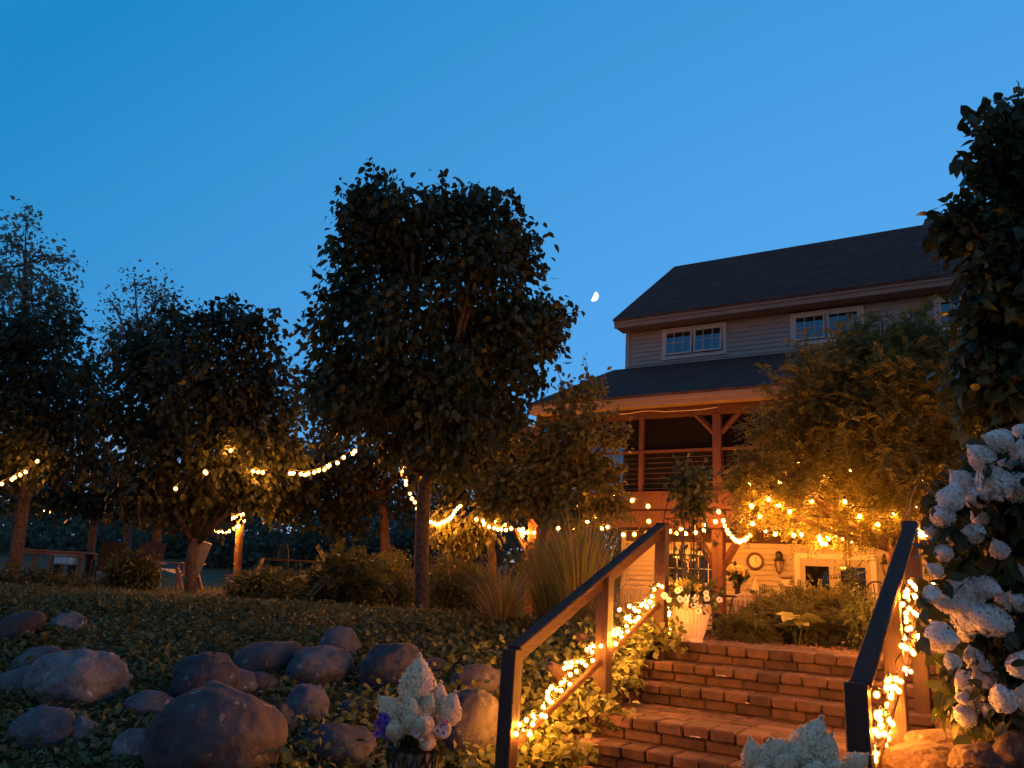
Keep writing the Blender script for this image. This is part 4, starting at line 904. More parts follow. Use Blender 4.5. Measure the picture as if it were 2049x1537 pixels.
def basket(name, label, px_, py_, depth, r, heads, pets, hgt=.30):
    c = at(px_, py_, depth); zg = float(height(c[0], c[1])); root = thing(name, label, 'flower basket', (c[0], c[1], zg))
    mb = MB(); mb.lathe(c, [(.002, -hgt), (r*.62, -hgt), (r*.86, -hgt*.45), (r*.97, -.015), (r*.8, -.02), (.002, -.03)], 24); mb.build('liner', pmat('coco_liner', (.34, .22, .16), (.16, .11, .085), .95, 30, .9), root, smooth=True)
    mb = MB(); n = 16
    for k in range(n):
        a0 = 2*math.pi*k/n
        for sg in (-1, 1):
            t = np.linspace(0, 1, 7); pts = [c+np.array([(r*(.64+.38*q))*math.cos(a0+sg*.42*q*2), (r*(.64+.38*q))*math.sin(a0+sg*.42*q*2), -hgt+(hgt-.005)*q]) for q in t]; mb.tube(pts, .0045, 4, cap=False)
    for rr, z in ((1.02, 0), (.64, -hgt)):
        an = np.linspace(0, 2*math.pi, 29); mb.tube(np.stack([c[0]+r*rr*np.cos(an), c[1]+r*rr*np.sin(an), np.full(29, c[2]+z)], -1), .008, 5, cap=False)
    mb.build('wire_basket', M_IRON, root)
    for k in range(3):
        a0 = 2*math.pi*k/3+.4; d = np.array([math.cos(a0), math.sin(a0), 0]); mb = MB()
        mb.tube([c+d*r*.7+[0, 0, -hgt], c+d*r*.5+[0, 0, -hgt-.25], [*(c+d*r*1.1)[:2], zg-.02]], .011, 6); mb.build('leg', M_IRON, root)
    mb = MB(); P = c+np.array([0, 0, .03])+rng.normal(0, 1, (130, 3))*[r*.45, r*.45, .045]; add_leaves(mb, P, unit(P-c+[0, 0, .02]), .07, .042, .2); P2 = c+rng.normal(0, 1, (60, 3))*[r*.6, r*.6, .03]+[0, 0, -.02]; add_leaves(mb, P2, unit((P2-c)*[1, 1, 0]), .06, .035, .8); mb.build('leaves', L_SHRUB, root)
    for (hx, hy, L, ax, dd) in heads:
        p = at(hx, hy, depth+dd); A = RT*ax[0]+np.array([0, 0, ax[1]])+VIEW*ax[2]
        place('flower_head', CRM[rng.integers(3)], root, p, unit(A), L)
    sm_ = MB()
    for (hx, hy, L, ax, dd) in heads: sm_.tube([c+rng.normal(0, .03, 3)*[1, 1, 0], at(hx, hy, depth+dd)], .005, 4)
    sm_.build('stems', L_SHRUB, root)
    for (hx, hy, s, me, dd) in pets:
        p = at(hx, hy, depth+dd); place('petunia', me, root, p, unit(VIEW+RT*rng.normal(0, .35)+np.array([0, 0, rng.normal(.15, .25)])), s*depth/FPX)
basket('flower_basket', 'wire basket of cream panicle hydrangeas with violet petunias spilling from one side', 826, 1492, 4.0, .125,
       [(833, 1408, .235, (0, 1, .1), .02), (868, 1422, .15, (.2, 1, .2), .05), (800, 1440, .16, (-.75, .75, .3), -.02), (822, 1440, .14, (-.1, 1, .5), -.06), (888, 1448, .17, (.3, 1, .2), 0), (800, 1462, .12, (-.4, .2, 1), -.10), (845, 1460, .14, (.15, .5, 1), -.12), (855, 1478, .10, (.1, -.3, 1), -.11), (824, 1455, .12, (0, .5, .9), -.10), (850, 1425, .11, (.3, .8, .5), -.03), (880, 1462, .10, (.5, .3, .8), -.06)],
       [(771, 1436, 9, PV, -.1), (758, 1447, 9, PV, -.08), (773, 1450, 9, PV, -.11), (755, 1468, 9, PV, -.08), (768, 1462, 9, PV, -.1), (780, 1470, 8, PV, -.1), (762, 1430, 7, PV, -.06), (776, 1476, 7, PV, -.1), (833, 1467, 9, PP, -.2), (843, 1475, 8, PP, -.19), (876, 1463, 9, PP, -.15), (888, 1467, 9, PP, -.14), (893, 1446, 7, PM, -.1), (794, 1489, 6, PP, -.13), (888, 1455, 8, PM, -.12)])
basket('flower_basket', 'wire basket of cream and grey-white panicle hydrangeas at the bottom edge before the steps', 1600, 1560, 3.3, .15,
       [(1608, 1528, .20, (.38, 1, .15), -.06), (1612, 1500, .12, (.4, 1, .2), -.02), (1580, 1512, .12, (-.9, .45, .3), -.05), (1545, 1545, .15, (-.15, 1, .4), -.05), (1516, 1545, .14, (-.25, 1, .1), 0), (1600, 1535, .13, (-.1, .9, .6), -.1), (1640, 1535, .15, (.25, 1, .4), -.08), (1570, 1545, .12, (-.1, .7, .9), -.14), (1650, 1550, .13, (.3, .5, .9), -.12), (1692, 1545, .12, (.7, .7, .3), -.05), (1620, 1555, .13, (.1, .5, .9), -.16), (1530, 1560, .12, (-.4, .4, .8), -.1)],
       [(1495, 1530, 8, PV, 0), (1492, 1545, 8, PV, 0), (1500, 1552, 8, PV, -.05)])
# white planter
c = at(1382, 1282, 7.5); c[2] = 1.253
pl = thing('planter', 'ribbed white planter of white petunias at the top of the steps', 'planter', c)
mb = MB(); mb.lathe(c, [(.001, 0), (.108, 0), (.112, .012), (.106, .03), (.118, .05, .0), (.128, .08, .018), (.150, .16, .018), (.175, .27, .016), (.183, .30, 0), (.203, .318), (.207, .335), (.198, .350), (.183, .345), (.178, .30), (.001, .29)], 192, ribs=28)
mb.build('pot', M_WHITEPOT, pl, smooth=True)
mb = MB(); mb.lathe(c, [(.001, .305), (.178, .305)], 24); mb.build('soil', M_SOIL, pl)
mb = MB(); P = c+[0, 0, .42]+rng.normal(0, 1, (330, 3))*[.12, .12, .07]; add_leaves(mb, P, unit(P-c-[0, 0, .3]), .075, .045, .2); P = c+[0, 0, .36]+unit(rng.normal(size=(70, 3))*[1, 1, 0])*.2; add_leaves(mb, P, unit((P-c)*[1, 1, 0]), .07, .04, .9); mb.build('leaves', L_SHRUB, pl)
for hx, hy, s in ((1330, 1192, 9), (1361, 1199, 9), (1373, 1200, 9), (1356, 1182, 8), (1362, 1178, 7), (1394, 1195, 8), (1387, 1200, 7), (1413, 1187, 8), (1414, 1197, 9), (1400, 1209, 9), (1388, 1211, 8), (1398, 1222, 9), (1440, 1200, 8), (1338, 1200, 7), (1376, 1192, 7)):
    place('petunia', PWt, pl, at(hx, hy, 7.5-.20+rng.uniform(0, .1)), unit(VIEW+RT*rng.normal(0, .4)+np.array([0, 0, .3])), s*.8*7.4/FPX)
L_YEL = leafmat('petal_yellow', (.55, .50, .12), (.66, .58, .18), .3, .5)
for hx, hy, s in ((1361, 1168, 8), (1374, 1167, 6), (1397, 1176, 8)):
    mb = MB(); q = at(hx, hy, 7.45); P = q+unit(rng.normal(size=(60, 3)))*.022; add_leaves(mb, P, unit(P-q), .03, .022, 0, DIA); mb.build('bloom', L_YEL, pl)
# hydrangea bush
hl = MB()
hb = thing('hydrangea_bush', 'tall white hydrangea bush in full bloom at the right edge', 'bush', (-.05, 4.3, 1.0))
LB = px_lobes([(2010, 950, 60, .15), (1960, 1020, 70, .2), (2050, 1060, 80, .1), (1960, 1120, 60, .3), (2030, 1190, 90, .15), (1950, 1210, 70, .25), (2050, 1310, 90, .1), (1970, 1320, 70, .2), (2010, 1400, 65, .15), (1935, 1390, 45, .2), (2100, 1000, 80, 0), (2110, 1200, 90, 0), (2110, 1380, 80, 0)], 4.0)
C, D, K = lobe_points(LB, 420, .5); mb = MB(); P = np.repeat(C, 12, 0)+rng.normal(0, .06, (420*12, 3)); add_leaves(mb, P, unit(np.repeat(D, 12, 0)+rng.normal(0, .4, P.shape)), .105, .066, .4, OVAL); mb.build('foliage', L_BIG, hb, smooth=True)
mb = MB(); base = np.array([-.02, 4.75, 1.0])
for i in range(22): j = rng.integers(330); mb.tube([base+rng.normal(0, .12, 3)*[1, 1, 0], (base+C[j])/2+rng.normal(0, .05, 3), C[j]+[0, .1, 0]], [.006, .005, .003], 5, cap=False)
mb.build('stems', BARKR, hb)
for k, (hx, hy, wd) in enumerate([(1995, 880, 62), (1962, 914, 56), (2044, 902, 50), (1922, 962, 66), (1985, 962, 84), (2032, 972, 70), (1905, 992, 64), (1958, 990, 66), (1884, 1032, 58), (1947, 1066, 46), (1958, 1036, 40), (1998, 1097, 46), (2047, 1140, 40), (1888, 1106, 42), (1902, 1074, 40), (1930, 1180, 84), (1978, 1176, 56), (1890, 1202, 66), (1866, 1192, 46), (1938, 1226, 84), (1970, 1236, 78), (1998, 1250, 58), (1886, 1276, 66), (1930, 1266, 42), (1946, 1310, 50), (1904, 1322, 40), (1965, 1346, 64), (1924, 1358, 42), (2042, 1330, 58), (2006, 1396, 60), (2046, 1396, 54), (1936, 1396, 50), (1930, 1430, 50), (1972, 1420, 36), (2012, 1206, 42), (2040, 1206, 42), (2046, 860, 40), (2010, 925, 40), (1870, 1140, 34), (1860, 1065, 30)]):
    d = 3.78+rng.uniform(-.08, .14); s = wd*d/FPX*1.05
    A = unit(VIEW*.3+RT*rng.normal(-.45, .5)+np.array([0, 0, rng.uniform(-.15, .8)]))
    p = at(hx, hy, d)-A*s*.42
    place('flower_head', WHT[k % 4], hb, p, A, s*rng.uniform(.86, 1.06))
    q = p-A*.02+rng.normal(0, 1, (7, 3))*s*.28; add_leaves(hl, q, unit(q-p+RT*rng.normal(0, .03)), .085, .052, .5, OVAL)

hl.build('leaves', L_BIG, hb)
# ------------------------------------------------------------------ iron obelisks, furniture
def obelisk(label, px_, depth, zb, zt, w0):
    b = at(px_, 1230, depth); b[2] = zb; root = thing('plant_obelisk', label, 'trellis', b, 'iron trellises flanking the top step'); mb = MB()
    top = b+np.array([0, 0, zt-zb])
    cr = [b+np.array([sx*w0, sy*w0, 0]) for sx, sy in ((-1, -1), (1, -1), (1, 1), (-1, 1))]; cm = [q+(np.array([0, 0, (zt-zb)*.72])) for q in cr]
    for q, m in zip(cr, cm): mb.tube([q, m, m*.65+top*.35+[0, 0, .10], top*.9+m*.1+[0, 0, -.03], top], .007, 5)
    for k in range(4):
        for u in (.33, .66): mb.tube([cr[k]*(1-u)+cr[(k+1) % 4]*u, cm[k]*(1-u)+cm[(k+1) % 4]*u], .004, 4)
    mb.build('frame', M_IRON, root)
    for f_ in np.linspace(.12, .98, 7): mb = MB(); mb.tube([q*(1-f_)+m*f_ for q, m in zip(cr, cm)]+[cr[0]*(1-f_)+cm[0]*f_], .0045, 4, cap=False); mb.build('hoop', M_IRON, root)
    mb = MB(); mb.ico(top, (.018, .018, .025), 2); mb.tube([top, top+[0, 0, .12]], [.008, .003], 5); mb.build('finial', M_IRON, root)
obelisk('black iron garden obelisk overgrown by a vine, behind the white planter', 1368, 8.2, 1.2, 2.95, .16)
obelisk('bare black iron garden obelisk behind the right handrail', 1858, 7.6, 1.2, 2.95, .14)
vi = shrub('climbing_vine', 'climbing vine bunched on the iron obelisk above the top step', 'vine', [(1378, 965, 26, 0), (1386, 1005, 26, 0), (1352, 980, 16, 0), (1408, 965, 14, 0)], 8.2, 75, L_SHRUB, .07, .055, per=8, stems=3, shape=SIX)
mb = MB(); C, D, K = lobe_points(px_lobes([(1350, 1085, 26, 0), (1385, 1095, 28, 0), (1420, 1085, 26, 0), (1372, 1130, 26, 0)], 8.2), 60); add_leaves(mb, C, D, .065, .038, .5); mb.build('leaves', L_SHRUB, vi)

M_CHAIRW = pmat('chair_wood', (.30, .16, .10), (.18, .09, .06), .6, 6, .3); M_PALE = pmat('pale_cushion', (.26, .28, .29), (.20, .22, .23), .8, 6, .2); M_BLACKC = pmat('dark_canvas', (.025, .022, .022), (.018, .016, .016), .8)
M_ORANGE = pmat('orange_cedar', (.38, .15, .07), (.26, .10, .05), .6, 5, .4, stretch=(1, 1, 6))
def garden_chair(label, px_, py_, depth, yaw, back, seat, frame, sc=1.0, group=None):
    b = at(px_, py_, depth); b[2] = height(b[0], b[1]); root = thing('garden_chair', label, 'chair', b, group); R = RZ(yaw)
    def part(n, items, m):
        mb = MB()
        for c_, d_, rx in items: mb.cham((0, 0, 0), np.array(d_)*sc, .006); mb.v[-1] = (mb.v[-1]@RX(rx).T+np.array(c_)*sc)@R.T+b
        mb.build(n, m, root)
    part('seat', [((0, -.02+.1*k, .36-.02*k), (.56, .09, .025), -.2) for k in range(-2, 4)], seat)
    part('backrest', [((-.24+.096*k, .42, .66), (.086, .03, .78-.03*abs(k-2.5)), -.32) for k in range(6)], back)
    for sg in (-1, 1):
        part('leg', [((sg*.32, -.25, .26), (.05, .08, .54), 0)], frame); part('leg', [((sg*.30, .32, .22), (.045, .08, .50), .45)], frame)
        part('armrest', [((sg*.33, .02, .55), (.11, .72, .028), 0)], frame)
garden_chair('adirondack chair with a pale back and white arms beside the second maple trunk', 352, 1172, 17, YAW-1.9, M_PALE, M_PALE, M_CHAIRW)
garden_chair('dark backed armchair with pale arms behind the small bush', 282, 1166, 18.5, YAW+.15, M_BLACKC, M_BLACKC, M_PALE, 1.05)
garden_chair('dark slatted low chair with pale seat next to the cedar table frame', 212, 1168, 18.5, YAW-2.6, M_BLACKC, M_PALE, M_BLACKC, .95)
garden_chair('pale folding chair turned edge-on below the light-wrapped trunk', 481, 1172, 15, YAW-1.55, M_PALE, M_CHAIRW, M_CHAIRW, .72)
tb = thing('cedar_table', 'long orange cedar table frame at the far left of the lawn', 'table', at(108, 1160, 20.5))
b = at(108, 1162, 20.5); b[2] = at(108, 1160, 20.5)[2]; Rt = RZ(YAW-.06)
def tpart(n, c_, d_, m, root=None): mb = MB(); mb.cham((0, 0, 0), d_, .006); mb.v[-1] = (mb.v[-1]+np.array(c_))@Rt.T+b; return mb.build(n, m, root or tb)
tpart('tabletop', (0, 0, .70), (1.68, .70, .05), M_ORANGE)
for x in (-.78, 0, .78):
    for y in (-.28, .28): tpart('leg', (x, y, .33), (.085, .085, .70), M_ORANGE)
tpart('apron', (.39, -.30, .62), (.70, .04, .12), M_ORANGE); tpart('apron', (-.39, -.30, .64), (.70, .04, .06), M_ORANGE)
co = thing('cool_box', 'pale blue cool box standing under the cedar table', 'cool box', at(132, 1130, 20.2)); M_BLUE = pmat('blue_plastic', (.30, .55, .70), (.25, .48, .64), .3)
o = at(132, 1122, 20.2); mb = MB(); mb.cham((0, 0, 0), (.44, .34, .20), .03); mb.v[-1] = mb.v[-1]@Rt.T+o; mb.build('tub', M_BLUE, co); mb = MB(); mb.cham((0, 0, .12), (.46, .36, .045), .015); mb.v[-1] = mb.v[-1]@Rt.T+o; mb.build('lid', M_PALE, co)
mb = MB()
for x in (-.18, .18): mb.cham((x, 0, -.27), (.05, .3, .34), .01)
mb.v = [v@Rt.T+o for v in mb.v]; mb.build('stand', M_BLACKC, co)
def bistro(label, px_, py_, depth, yaw, mat=M_IRON, H=.92, fan=False, gz=0.0):
    b = at(px_, py_, depth); b[2] = height(b[0], b[1])+gz; root = thing('bistro_chair', label, 'chair', b, 'iron bistro chairs'); R = RZ(yaw)
    def P(*q): return [np.array(p)@R.T+b for p in q]
    mb = MB(); an = np.linspace(0, math.pi, 13); mb.tube(P(*[(-.19*math.cos(a), .19, H-.19+.19*math.sin(a)) if 0 else (-.19*math.cos(a), .19+.03*math.sin(a), .45+(H-.45)*max(math.sin(a), 0)**.5) for a in an]), .011, 5); mb.build('back_frame', mat, root)
    mb = MB()
    for x in (-.11, -.04, .04, .11): mb.tube(P((x*.6 if fan else x, .19, .45), (x, .215, .45+(H-.47)*(1-(x/.19)**2)**.25)), .006, 4)
    mb.build('back_bars', mat, root)
    mb = MB(); mb.lathe((0, 0, .445), [(.001, .012), (.19, .012), (.2, 0), (.19, -.01), (.001, -.01)], 20); mb.v[-1] = mb.v[-1]@R.T+b; mb.build('seat', mat, root)
    for x, y in ((-.15, -.15), (.15, -.15), (-.16, .17), (.16, .17)): mb = MB(); mb.tube(P((x, y, .44), (x*1.15, y*1.2, 0)), .011, 5); mb.build('leg', mat, root)
bistro('iron bistro chair with a tall arched back at the left end of the dark table', 578, 1172, 15.2, YAW+2.4, H=1.08)
bistro('iron bistro chair with an arched back at the right end of the dark table', 690, 1172, 15.4, YAW-.9, H=1.04)
bistro('iron bistro chair half hidden behind the shrub left of the main trunk', 748, 1176, 15.6, YAW-2.0, H=1.02)
bistro('black fan-backed iron chair behind the right handrail near the french door', 1778, 1280, 9.5, .6, fan=True)
bistro('pale lit metal chair with a rounded back beyond the white planter', 1468, 1290, 11.0, -2.2, M_WHITEPOT, .86)
dt_ = thing('patio_table', 'long dark patio table between the arched iron chairs', 'table', at(590, 1172, 15.3)); b = at(590, 1174, 15.3); b[2] = height(b[0], b[1]); dt_.location.z = b[2]; LOC[dt_.name][2] = b[2]; Rt = RZ(YAW)
tpart('tabletop', (0, 0, .74), (1.3, .7, .05), M_BLACKC, dt_)
for x in (-.55, .55):
    for y in (-.28, .28): tpart('leg', (x, y, .357), (.05, .05, .715), M_BLACKC, dt_)
rt = thing('side_table', 'small black round table right behind the white planter', 'table', at(1446, 1278, 8.9)); b = at(1446, 1278, 8.9); b[2] = height(b[0], b[1])+.0
mb = MB(); mb.lathe(b+[0, 0, .47], [(.001, .015), (.15, .015), (.16, .005), (.15, -.01), (.001, -.01)], 24); mb.build('tabletop', M_IRON, rt)
for k in range(3): a0 = k*2.1+.3; d = np.array([math.cos(a0), math.sin(a0), 0]); mb = MB(); mb.tube([b+d*.12+[0, 0, .47], b+d*.06+[0, 0, .22], b+d*.15], .01, 5); mb.build('leg', M_IRON, rt)
mb = MB(); mb.lathe(b, [(.001, .06), (.10, .06), (.115, .15), (.105, .28), (.001, .28)], 18); mb.build('lower_drum', M_IRON, rt)
pp = thing('timber_post', 'slim square timber post lit orange under the feathery lawn tree', 'post', at(921, 1155, 15.4)); q = at(921, 1160, 15.4); q[2] = height(q[0], q[1])-.1; q2 = at(928, 1040, 15.4)
mb = MB(); mb.cham((q[0], q[1], (q[2]+q2[2])/2), (.15, .15, q2[2]-q[2]), .008); mb.build('shaft', M_CEDAR, pp)
mb = MB(); mb.cham((q[0], q[1], q2[2]+.02), (.19, .19, .04), .008); mb.build('cap', M_CEDAR, pp)

# ------------------------------------------------------------------ string lights
BULB_COL = (1.0, .295, .030)
M_MINI = emat('mini_bulb_glow', BULB_COL, 135.0)
M_GLOBE = emat('globe_bulb_glow', BULB_COL, 110.0); M_SOFT = emat('soft_bulb_glow', BULB_COL, 55.0); M_HOT = emat('bright_bulb_glow', BULB_COL, 170.0); M_DECK_FILL = emat('deck_fill_glow', BULB_COL, 185.0)
M_HALO = bpy.data.materials.new('bulb_halo'); M_HALO.use_nodes = True; _t = M_HALO.node_tree; _t.nodes.clear()   # glowing orange shell that imitates lens bloom round each bulb
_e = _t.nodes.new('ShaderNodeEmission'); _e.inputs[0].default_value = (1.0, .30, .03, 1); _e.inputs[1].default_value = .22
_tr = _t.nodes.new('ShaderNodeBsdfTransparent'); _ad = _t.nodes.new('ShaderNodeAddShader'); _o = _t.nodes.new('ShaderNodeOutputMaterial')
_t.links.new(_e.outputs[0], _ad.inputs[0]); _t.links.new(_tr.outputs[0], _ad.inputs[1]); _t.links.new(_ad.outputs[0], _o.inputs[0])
def bulb_mesh(mat, r, l, halo):
    mb = MB(); mb.lathe((0, 0, 0), [(.25*r, 0), (.7*r, -.25*l), (r, -.6*l), (.75*r, -.88*l), (.01*r, -l)], 7)
    mb.ico((0, 0, -.55*l), (halo, halo, halo*1.15), 2, mi=1)
    o = mb.build('bulb', [mat, M_HALO], smooth=True); me = o.data; bpy.data.objects.remove(o); return me
B_MINI = bulb_mesh(M_MINI, .011, .026, .019); B_GLOBE = bulb_mesh(M_GLOBE, .023, .046, .038); B_SOFT = bulb_mesh(M_SOFT, .027, .050, .042); B_HOT = bulb_mesh(M_HOT, .018, .040, .028); B_DECK_FILL = bulb_mesh(M_DECK_FILL, .022, .046, .036)
def light_string(label, pts, me, wire=True, tilt=.35, order=True):
    pts = [np.array(p) for p in pts]; root = thing('string_lights', label, 'string lights', pts[0], 'warm string lights')
    s = .55 if me is B_MINI else 1.0
    mb = MB(); wp = []
    for i, p in enumerate(pts):
        wp.append(p+np.array([0, 0, .035*s]))
        if i+1 < len(pts) and np.linalg.norm(pts[i+1]-p) > .25*s: wp.append((p+pts[i+1])/2+np.array([0, 0, -.0*s]))
    if len(wp) > 2: mb.tube(wp, .0035*s+.0015, 4, cap=False)
    for p in pts: mb.tube([p+[0, 0, .04*s], p+[0, 0, -.002]], .011*s, 6)
    mb.build('wire', M_WIRE, root)
    for p in pts:
        o = bpy.data.objects.new('bulb', me); COL.objects.link(o); o.parent = root; o.location = (p-LOC[root.name]).tolist()
        o.rotation_euler = (rng.normal(0, tilt), rng.normal(0, tilt), rng.uniform(0, 6))
    return root
def along(path, n, jit, plane):
    path = np.array(path, float); t = np.linspace(0, 1, n); sg = np.concatenate([[0], np.cumsum(np.linalg.norm(np.diff(path, axis=0), axis=1))]); sg /= sg[-1]
    x = np.interp(t, sg, path[:, 0])+rng.normal(0, jit, n); y = np.interp(t, sg, path[:, 1])+rng.normal(0, jit, n)
    return [plane(a, b) for a, b in zip(x, y)]
LX = lambda a, b: onX(a, b, -2.95+rng.choice([-.075, .075])+rng.normal(0, .015))
RX_ = lambda a, b: onX(a, b, -.735+rng.choice([-.08, .08])+rng.normal(0, .012))
def RN_(a, b):
    p = onX(a, b, -.735+rng.choice([-.05, .055])+rng.normal(0, .01))
    return p if p[1] > 4.49 else onY(a, b, 4.50+rng.uniform(0, .05))
light_string('mini lights wound along the lower rail beside the ivy, below the middle post', along([(1046, 1475), (1078, 1425), (1120, 1370), (1150, 1325), (1192, 1298)], 44, 9, LX), B_MINI)
light_string('mini lights wound up to the far post left of the white planter', along([(1222, 1285), (1240, 1250), (1270, 1225), (1300, 1190), (1318, 1172)], 44, 9, LX)+along([(1318, 1205), (1338, 1225), (1320, 1245), (1338, 1268), (1330, 1275)], 14, 6, lambda a, b: onX(a, b, -3.13+rng.normal(0, .02))), B_MINI)
light_string('mini lights wound up the near end of the right lower rail', along([(1744, 1515), (1765, 1450), (1775, 1400), (1790, 1350), (1805, 1325)], 50, 10, RN_), B_MINI)
light_string('mini lights wrapped thickly round the far right handrail post', along([(1818, 1300), (1835, 1270), (1815, 1240), (1850, 1215), (1815, 1195), (1850, 1180), (1820, 1170)], 70, 12, lambda a, b: onX(a, b, -.735+rng.choice([-.085, .06])+rng.normal(0, .012))), B_MINI)
light_string('string lights running from the right post top into the hydrangea', [at(x, y, 7.2) for x, y in ((1838, 1058), (1846, 1066), (1850, 1052), (1856, 1067), (1862, 1060), (1866, 1069), (1874, 1060), (1880, 1072), (1886, 1058), (1892, 1068), (1898, 1062), (1906, 1070), (1914, 1066), (1920, 1070))], B_GLOBE)
DY = lambda a, b: onY(a, b, 12.75)
light_string('string lights along the deck beam left of the handrail post', [onY(x, y, 12.3) for x, y in ((1118, 1054), (1146, 1056), (1204, 1054), (1217, 1052), (1247, 1067), (1270, 1066), (1293, 1065), (1297, 1040), (1297, 1010), (1265, 998))], B_SOFT)
light_string('string lights in a shallow double row above the iron obelisk', [DY(x, y) for x, y in ((1340, 1060), (1354, 1065), (1364, 1057), (1371, 1065), (1387, 1052), (1393, 1063), (1409, 1048), (1409, 1058), (1430, 1041), (1438, 1021), (1404, 1023))], B_SOFT)
light_string('string lights hanging in a bright loop from the porch post', [onY(x, y, 12.8) for x, y in ((1446, 1039), (1449, 1049), (1454, 1057), (1459, 1064), (1465, 1071), (1470, 1076), (1475, 1079), (1480, 1081), (1485, 1080), (1490, 1077), (1495, 1073), (1499, 1069))], B_SOFT)
light_string('string lights tangled through the underside of the locust leaves, plus added bulbs hidden in the crown', [at(x, y, d) for x, y, d in ((1505, 1009, 9.1), (1537, 996, 9.1), (1555, 1009, 9.0), (1505, 1044, 9.1), (1535, 1060, 9.5), (1550, 1065, 9.5), (1590, 1068, 9.5), (1603, 1066, 9.5), (1637, 1070, 9.5), (1642, 1078, 9.5), (1646, 1085, 9.5), (1652, 1085, 9.5), (1657, 1075, 9.5), (1655, 1072, 9.5), (1665, 1055, 9.5), (1673, 1067, 9.5), (1684, 1075, 9.5), (1694, 1077, 9.5), (1704, 1084, 9.5), (1709, 1060, 9.4), (1742, 1084, 9.5), (1780, 1080, 9.5), (1753, 1048, 9.1), (1788, 1027, 9.0), (1625, 1000, 9.1), (1690, 1000, 9.1), (1580, 1020, 9.2), (1610, 1038, 9.3), (1660, 1025, 9.4), (1720, 1030, 9.2), (1830, 1010, 9.3), (1850, 960, 9.2), (1560, 960, 9.4), (1740, 985, 9.5), (1820, 1055, 9.4), (1640, 960, 9.5), (1880, 1000, 9.4), (1600, 920, 9.9), (1670, 900, 10), (1740, 915, 9.9), (1810, 900, 10), (1860, 890, 9.8), (1700, 940, 9.8), (1780, 930, 9.8), (1885, 1035, 9.3), (1905, 985, 9.4), (1868, 1048, 9.2), (1520, 1030, 9.3), (1500, 965, 9.5))], B_HOT)  # bulbs deep in the crown are added to gild the leaves
light_string('added hidden row of string lights under the deck ceiling, brightening the clapboards', [onY(x, y, 15.6) for x, y in ((1190, 1056), (1205, 1052), (1220, 1055), (1235, 1051), (1250, 1050), (1262, 1054), (1280, 1047), (1290, 1052), (1300, 1050), (1330, 1046), (1350, 1051), (1380, 1048), (1400, 1052), (1435, 1048), (1470, 1052), (1500, 1050), (1520, 1056), (1545, 1054), (1570, 1060), (1595, 1056), (1620, 1062), (1655, 1058), (1690, 1060), (1730, 1056), (1780, 1060), (1830, 1062), (1880, 1064))], B_DECK_FILL)  # row added out of sight behind the beam to light the lower wall
light_string('string lights clustered at the head of the Y-braced porch post', [onY(x, y, 13.3) for x, y in ((1038, 1058), (1043, 1062), (1046, 1056), (1050, 1064), (1055, 1063), (1067, 1064), (1046, 1070))], B_GLOBE)
light_string('double swag of lights between the feathery lawn tree and the porch', [at(x, y, d) for x, y, d in ((952, 1037, 14.6), (965, 1040, 14.6), (970, 1047, 14.5), (978, 1052, 14.5), (988, 1054, 14.5), (996, 1056, 14.4), (1004, 1057, 14.4), (1013, 1058, 14.4), (1023, 1055, 14.3), (1009, 1048, 14.4), (991, 1040, 14.5))], B_GLOBE)
light_string('deep swag of lights sagging past the main trunk to the feathery lawn tree', [at(x, y, 14.8) for x, y in ((808, 935), (804, 941), (808, 948), (811, 954), (812, 960), (812, 967), (820, 987), (824, 995), (829, 1003), (836, 1015), (857, 1037), (862, 1042), (868, 1045), (874, 1047), (880, 1046), (885, 1044), (890, 1042), (895, 1039), (899, 1036), (903, 1033), (907, 1027), (911, 1021), (916, 1016), (922, 1010))], B_GLOBE)
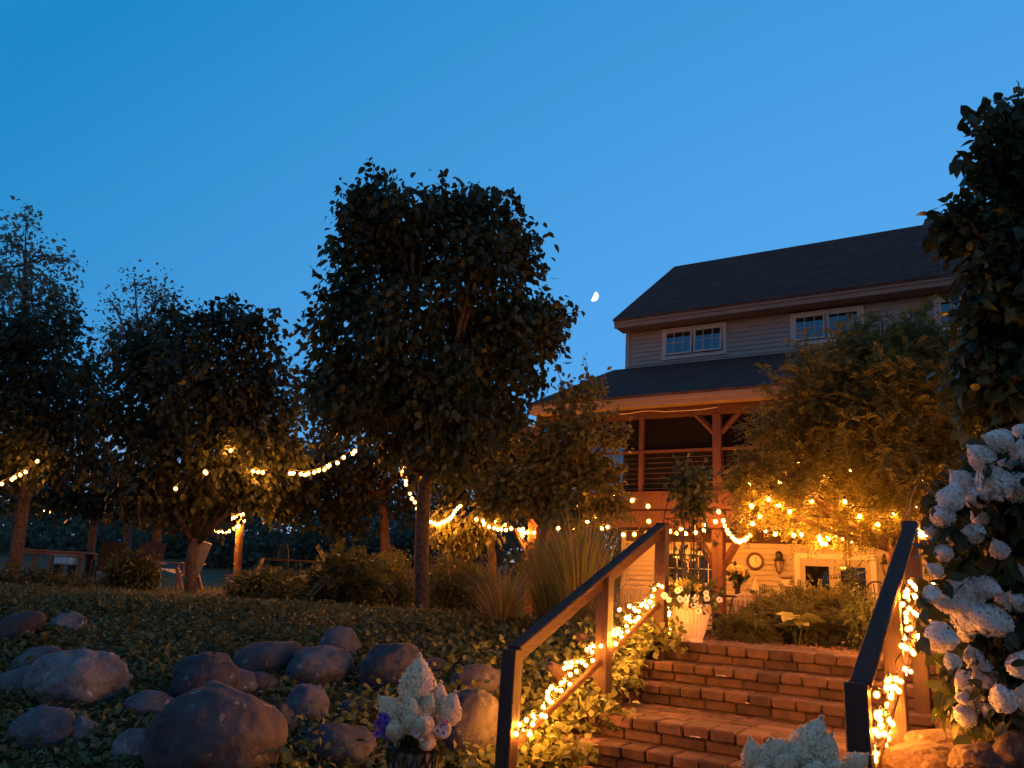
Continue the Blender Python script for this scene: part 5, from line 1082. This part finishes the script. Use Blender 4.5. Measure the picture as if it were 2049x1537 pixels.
light_string('long rising swag of lights between the second maple and the main maple', [at(x, y, 14.2) for x, y in ((506, 940), (518, 942), (525, 943), (582, 945), (587, 944), (602, 946), (611, 948), (618, 945), (629, 943), (640, 940), (649, 937), (656, 931), (660, 929), (677, 924), (689, 913), (705, 905), (711, 900))], B_GLOBE)
light_string('short run of lights at the left picture edge high in the maple', [at(x, y, 15.2) for x, y in ((3, 966), (24, 957), (29, 953), (40, 948), (52, 942), (76, 921))], B_GLOBE)
light_string('few lights low in the dark between the left trunks', [at(x, y, 22) for x, y in ((70, 1023), (82, 1023), (88, 1022), (95, 1022), (99, 1023), (106, 1017))], B_GLOBE)
light_string('two close strands of lights tied to the slim trunk right of the second maple', [at(x, y, 17.8) for x, y in ((443, 1042), (450, 1040), (457, 1038), (463, 1036), (469, 1034), (475, 1032), (482, 1029), (488, 1026), (489, 1040), (479, 1050), (473, 1053), (467, 1057), (459, 1061), (452, 1063), (445, 1063), (437, 1062), (430, 1060))], B_GLOBE)
light_string('scattered single lights glimpsed through the second maple crown', [at(x, y, 13.9) for x, y in ((411, 942), (414, 944), (351, 975), (456, 893), (463, 899))], B_GLOBE)
light_string('few lights glimmering through the fine-leaved small tree', [at(x, y, 11.8) for x, y in ((1160, 962), (1158, 958), (1230, 985), (1150, 1010), (1100, 1040), (1195, 1035), (1175, 1040))], B_GLOBE)
ic = thing('rope_light', 'unlit white rope light sagging along the top of the upper porch', 'rope light', onY(1240, 828, 13.42))
mb = MB(); pts = [onY(x, y, 13.40) for x, y in ((1240, 829), (1262, 827), (1284, 823), (1300, 822), (1330, 824), (1360, 822), (1400, 820), (1436, 815))]; mb.tube(pts, .008, 5); mb.build('cord', M_TRIM, ic)

# ------------------------------------------------------------------ moon
md = unit(at(1187.5, 593, 1)-EYE); mc = EYE+md*3000
v, f = ico_data(5); toc = -md; sdir = unit(_r*.86-_u*.40+toc*.12)
fc = v[f].mean(1); keep = (fc@sdir) > 0
mb = MB(); mb.add(v*19+mc, f[keep]); tag(mb.build('moon', emat('moonlight', (1, .96, .88), .26), smooth=True, origin=mc), 'small bright half moon low in the blue dusk sky', 'moon')
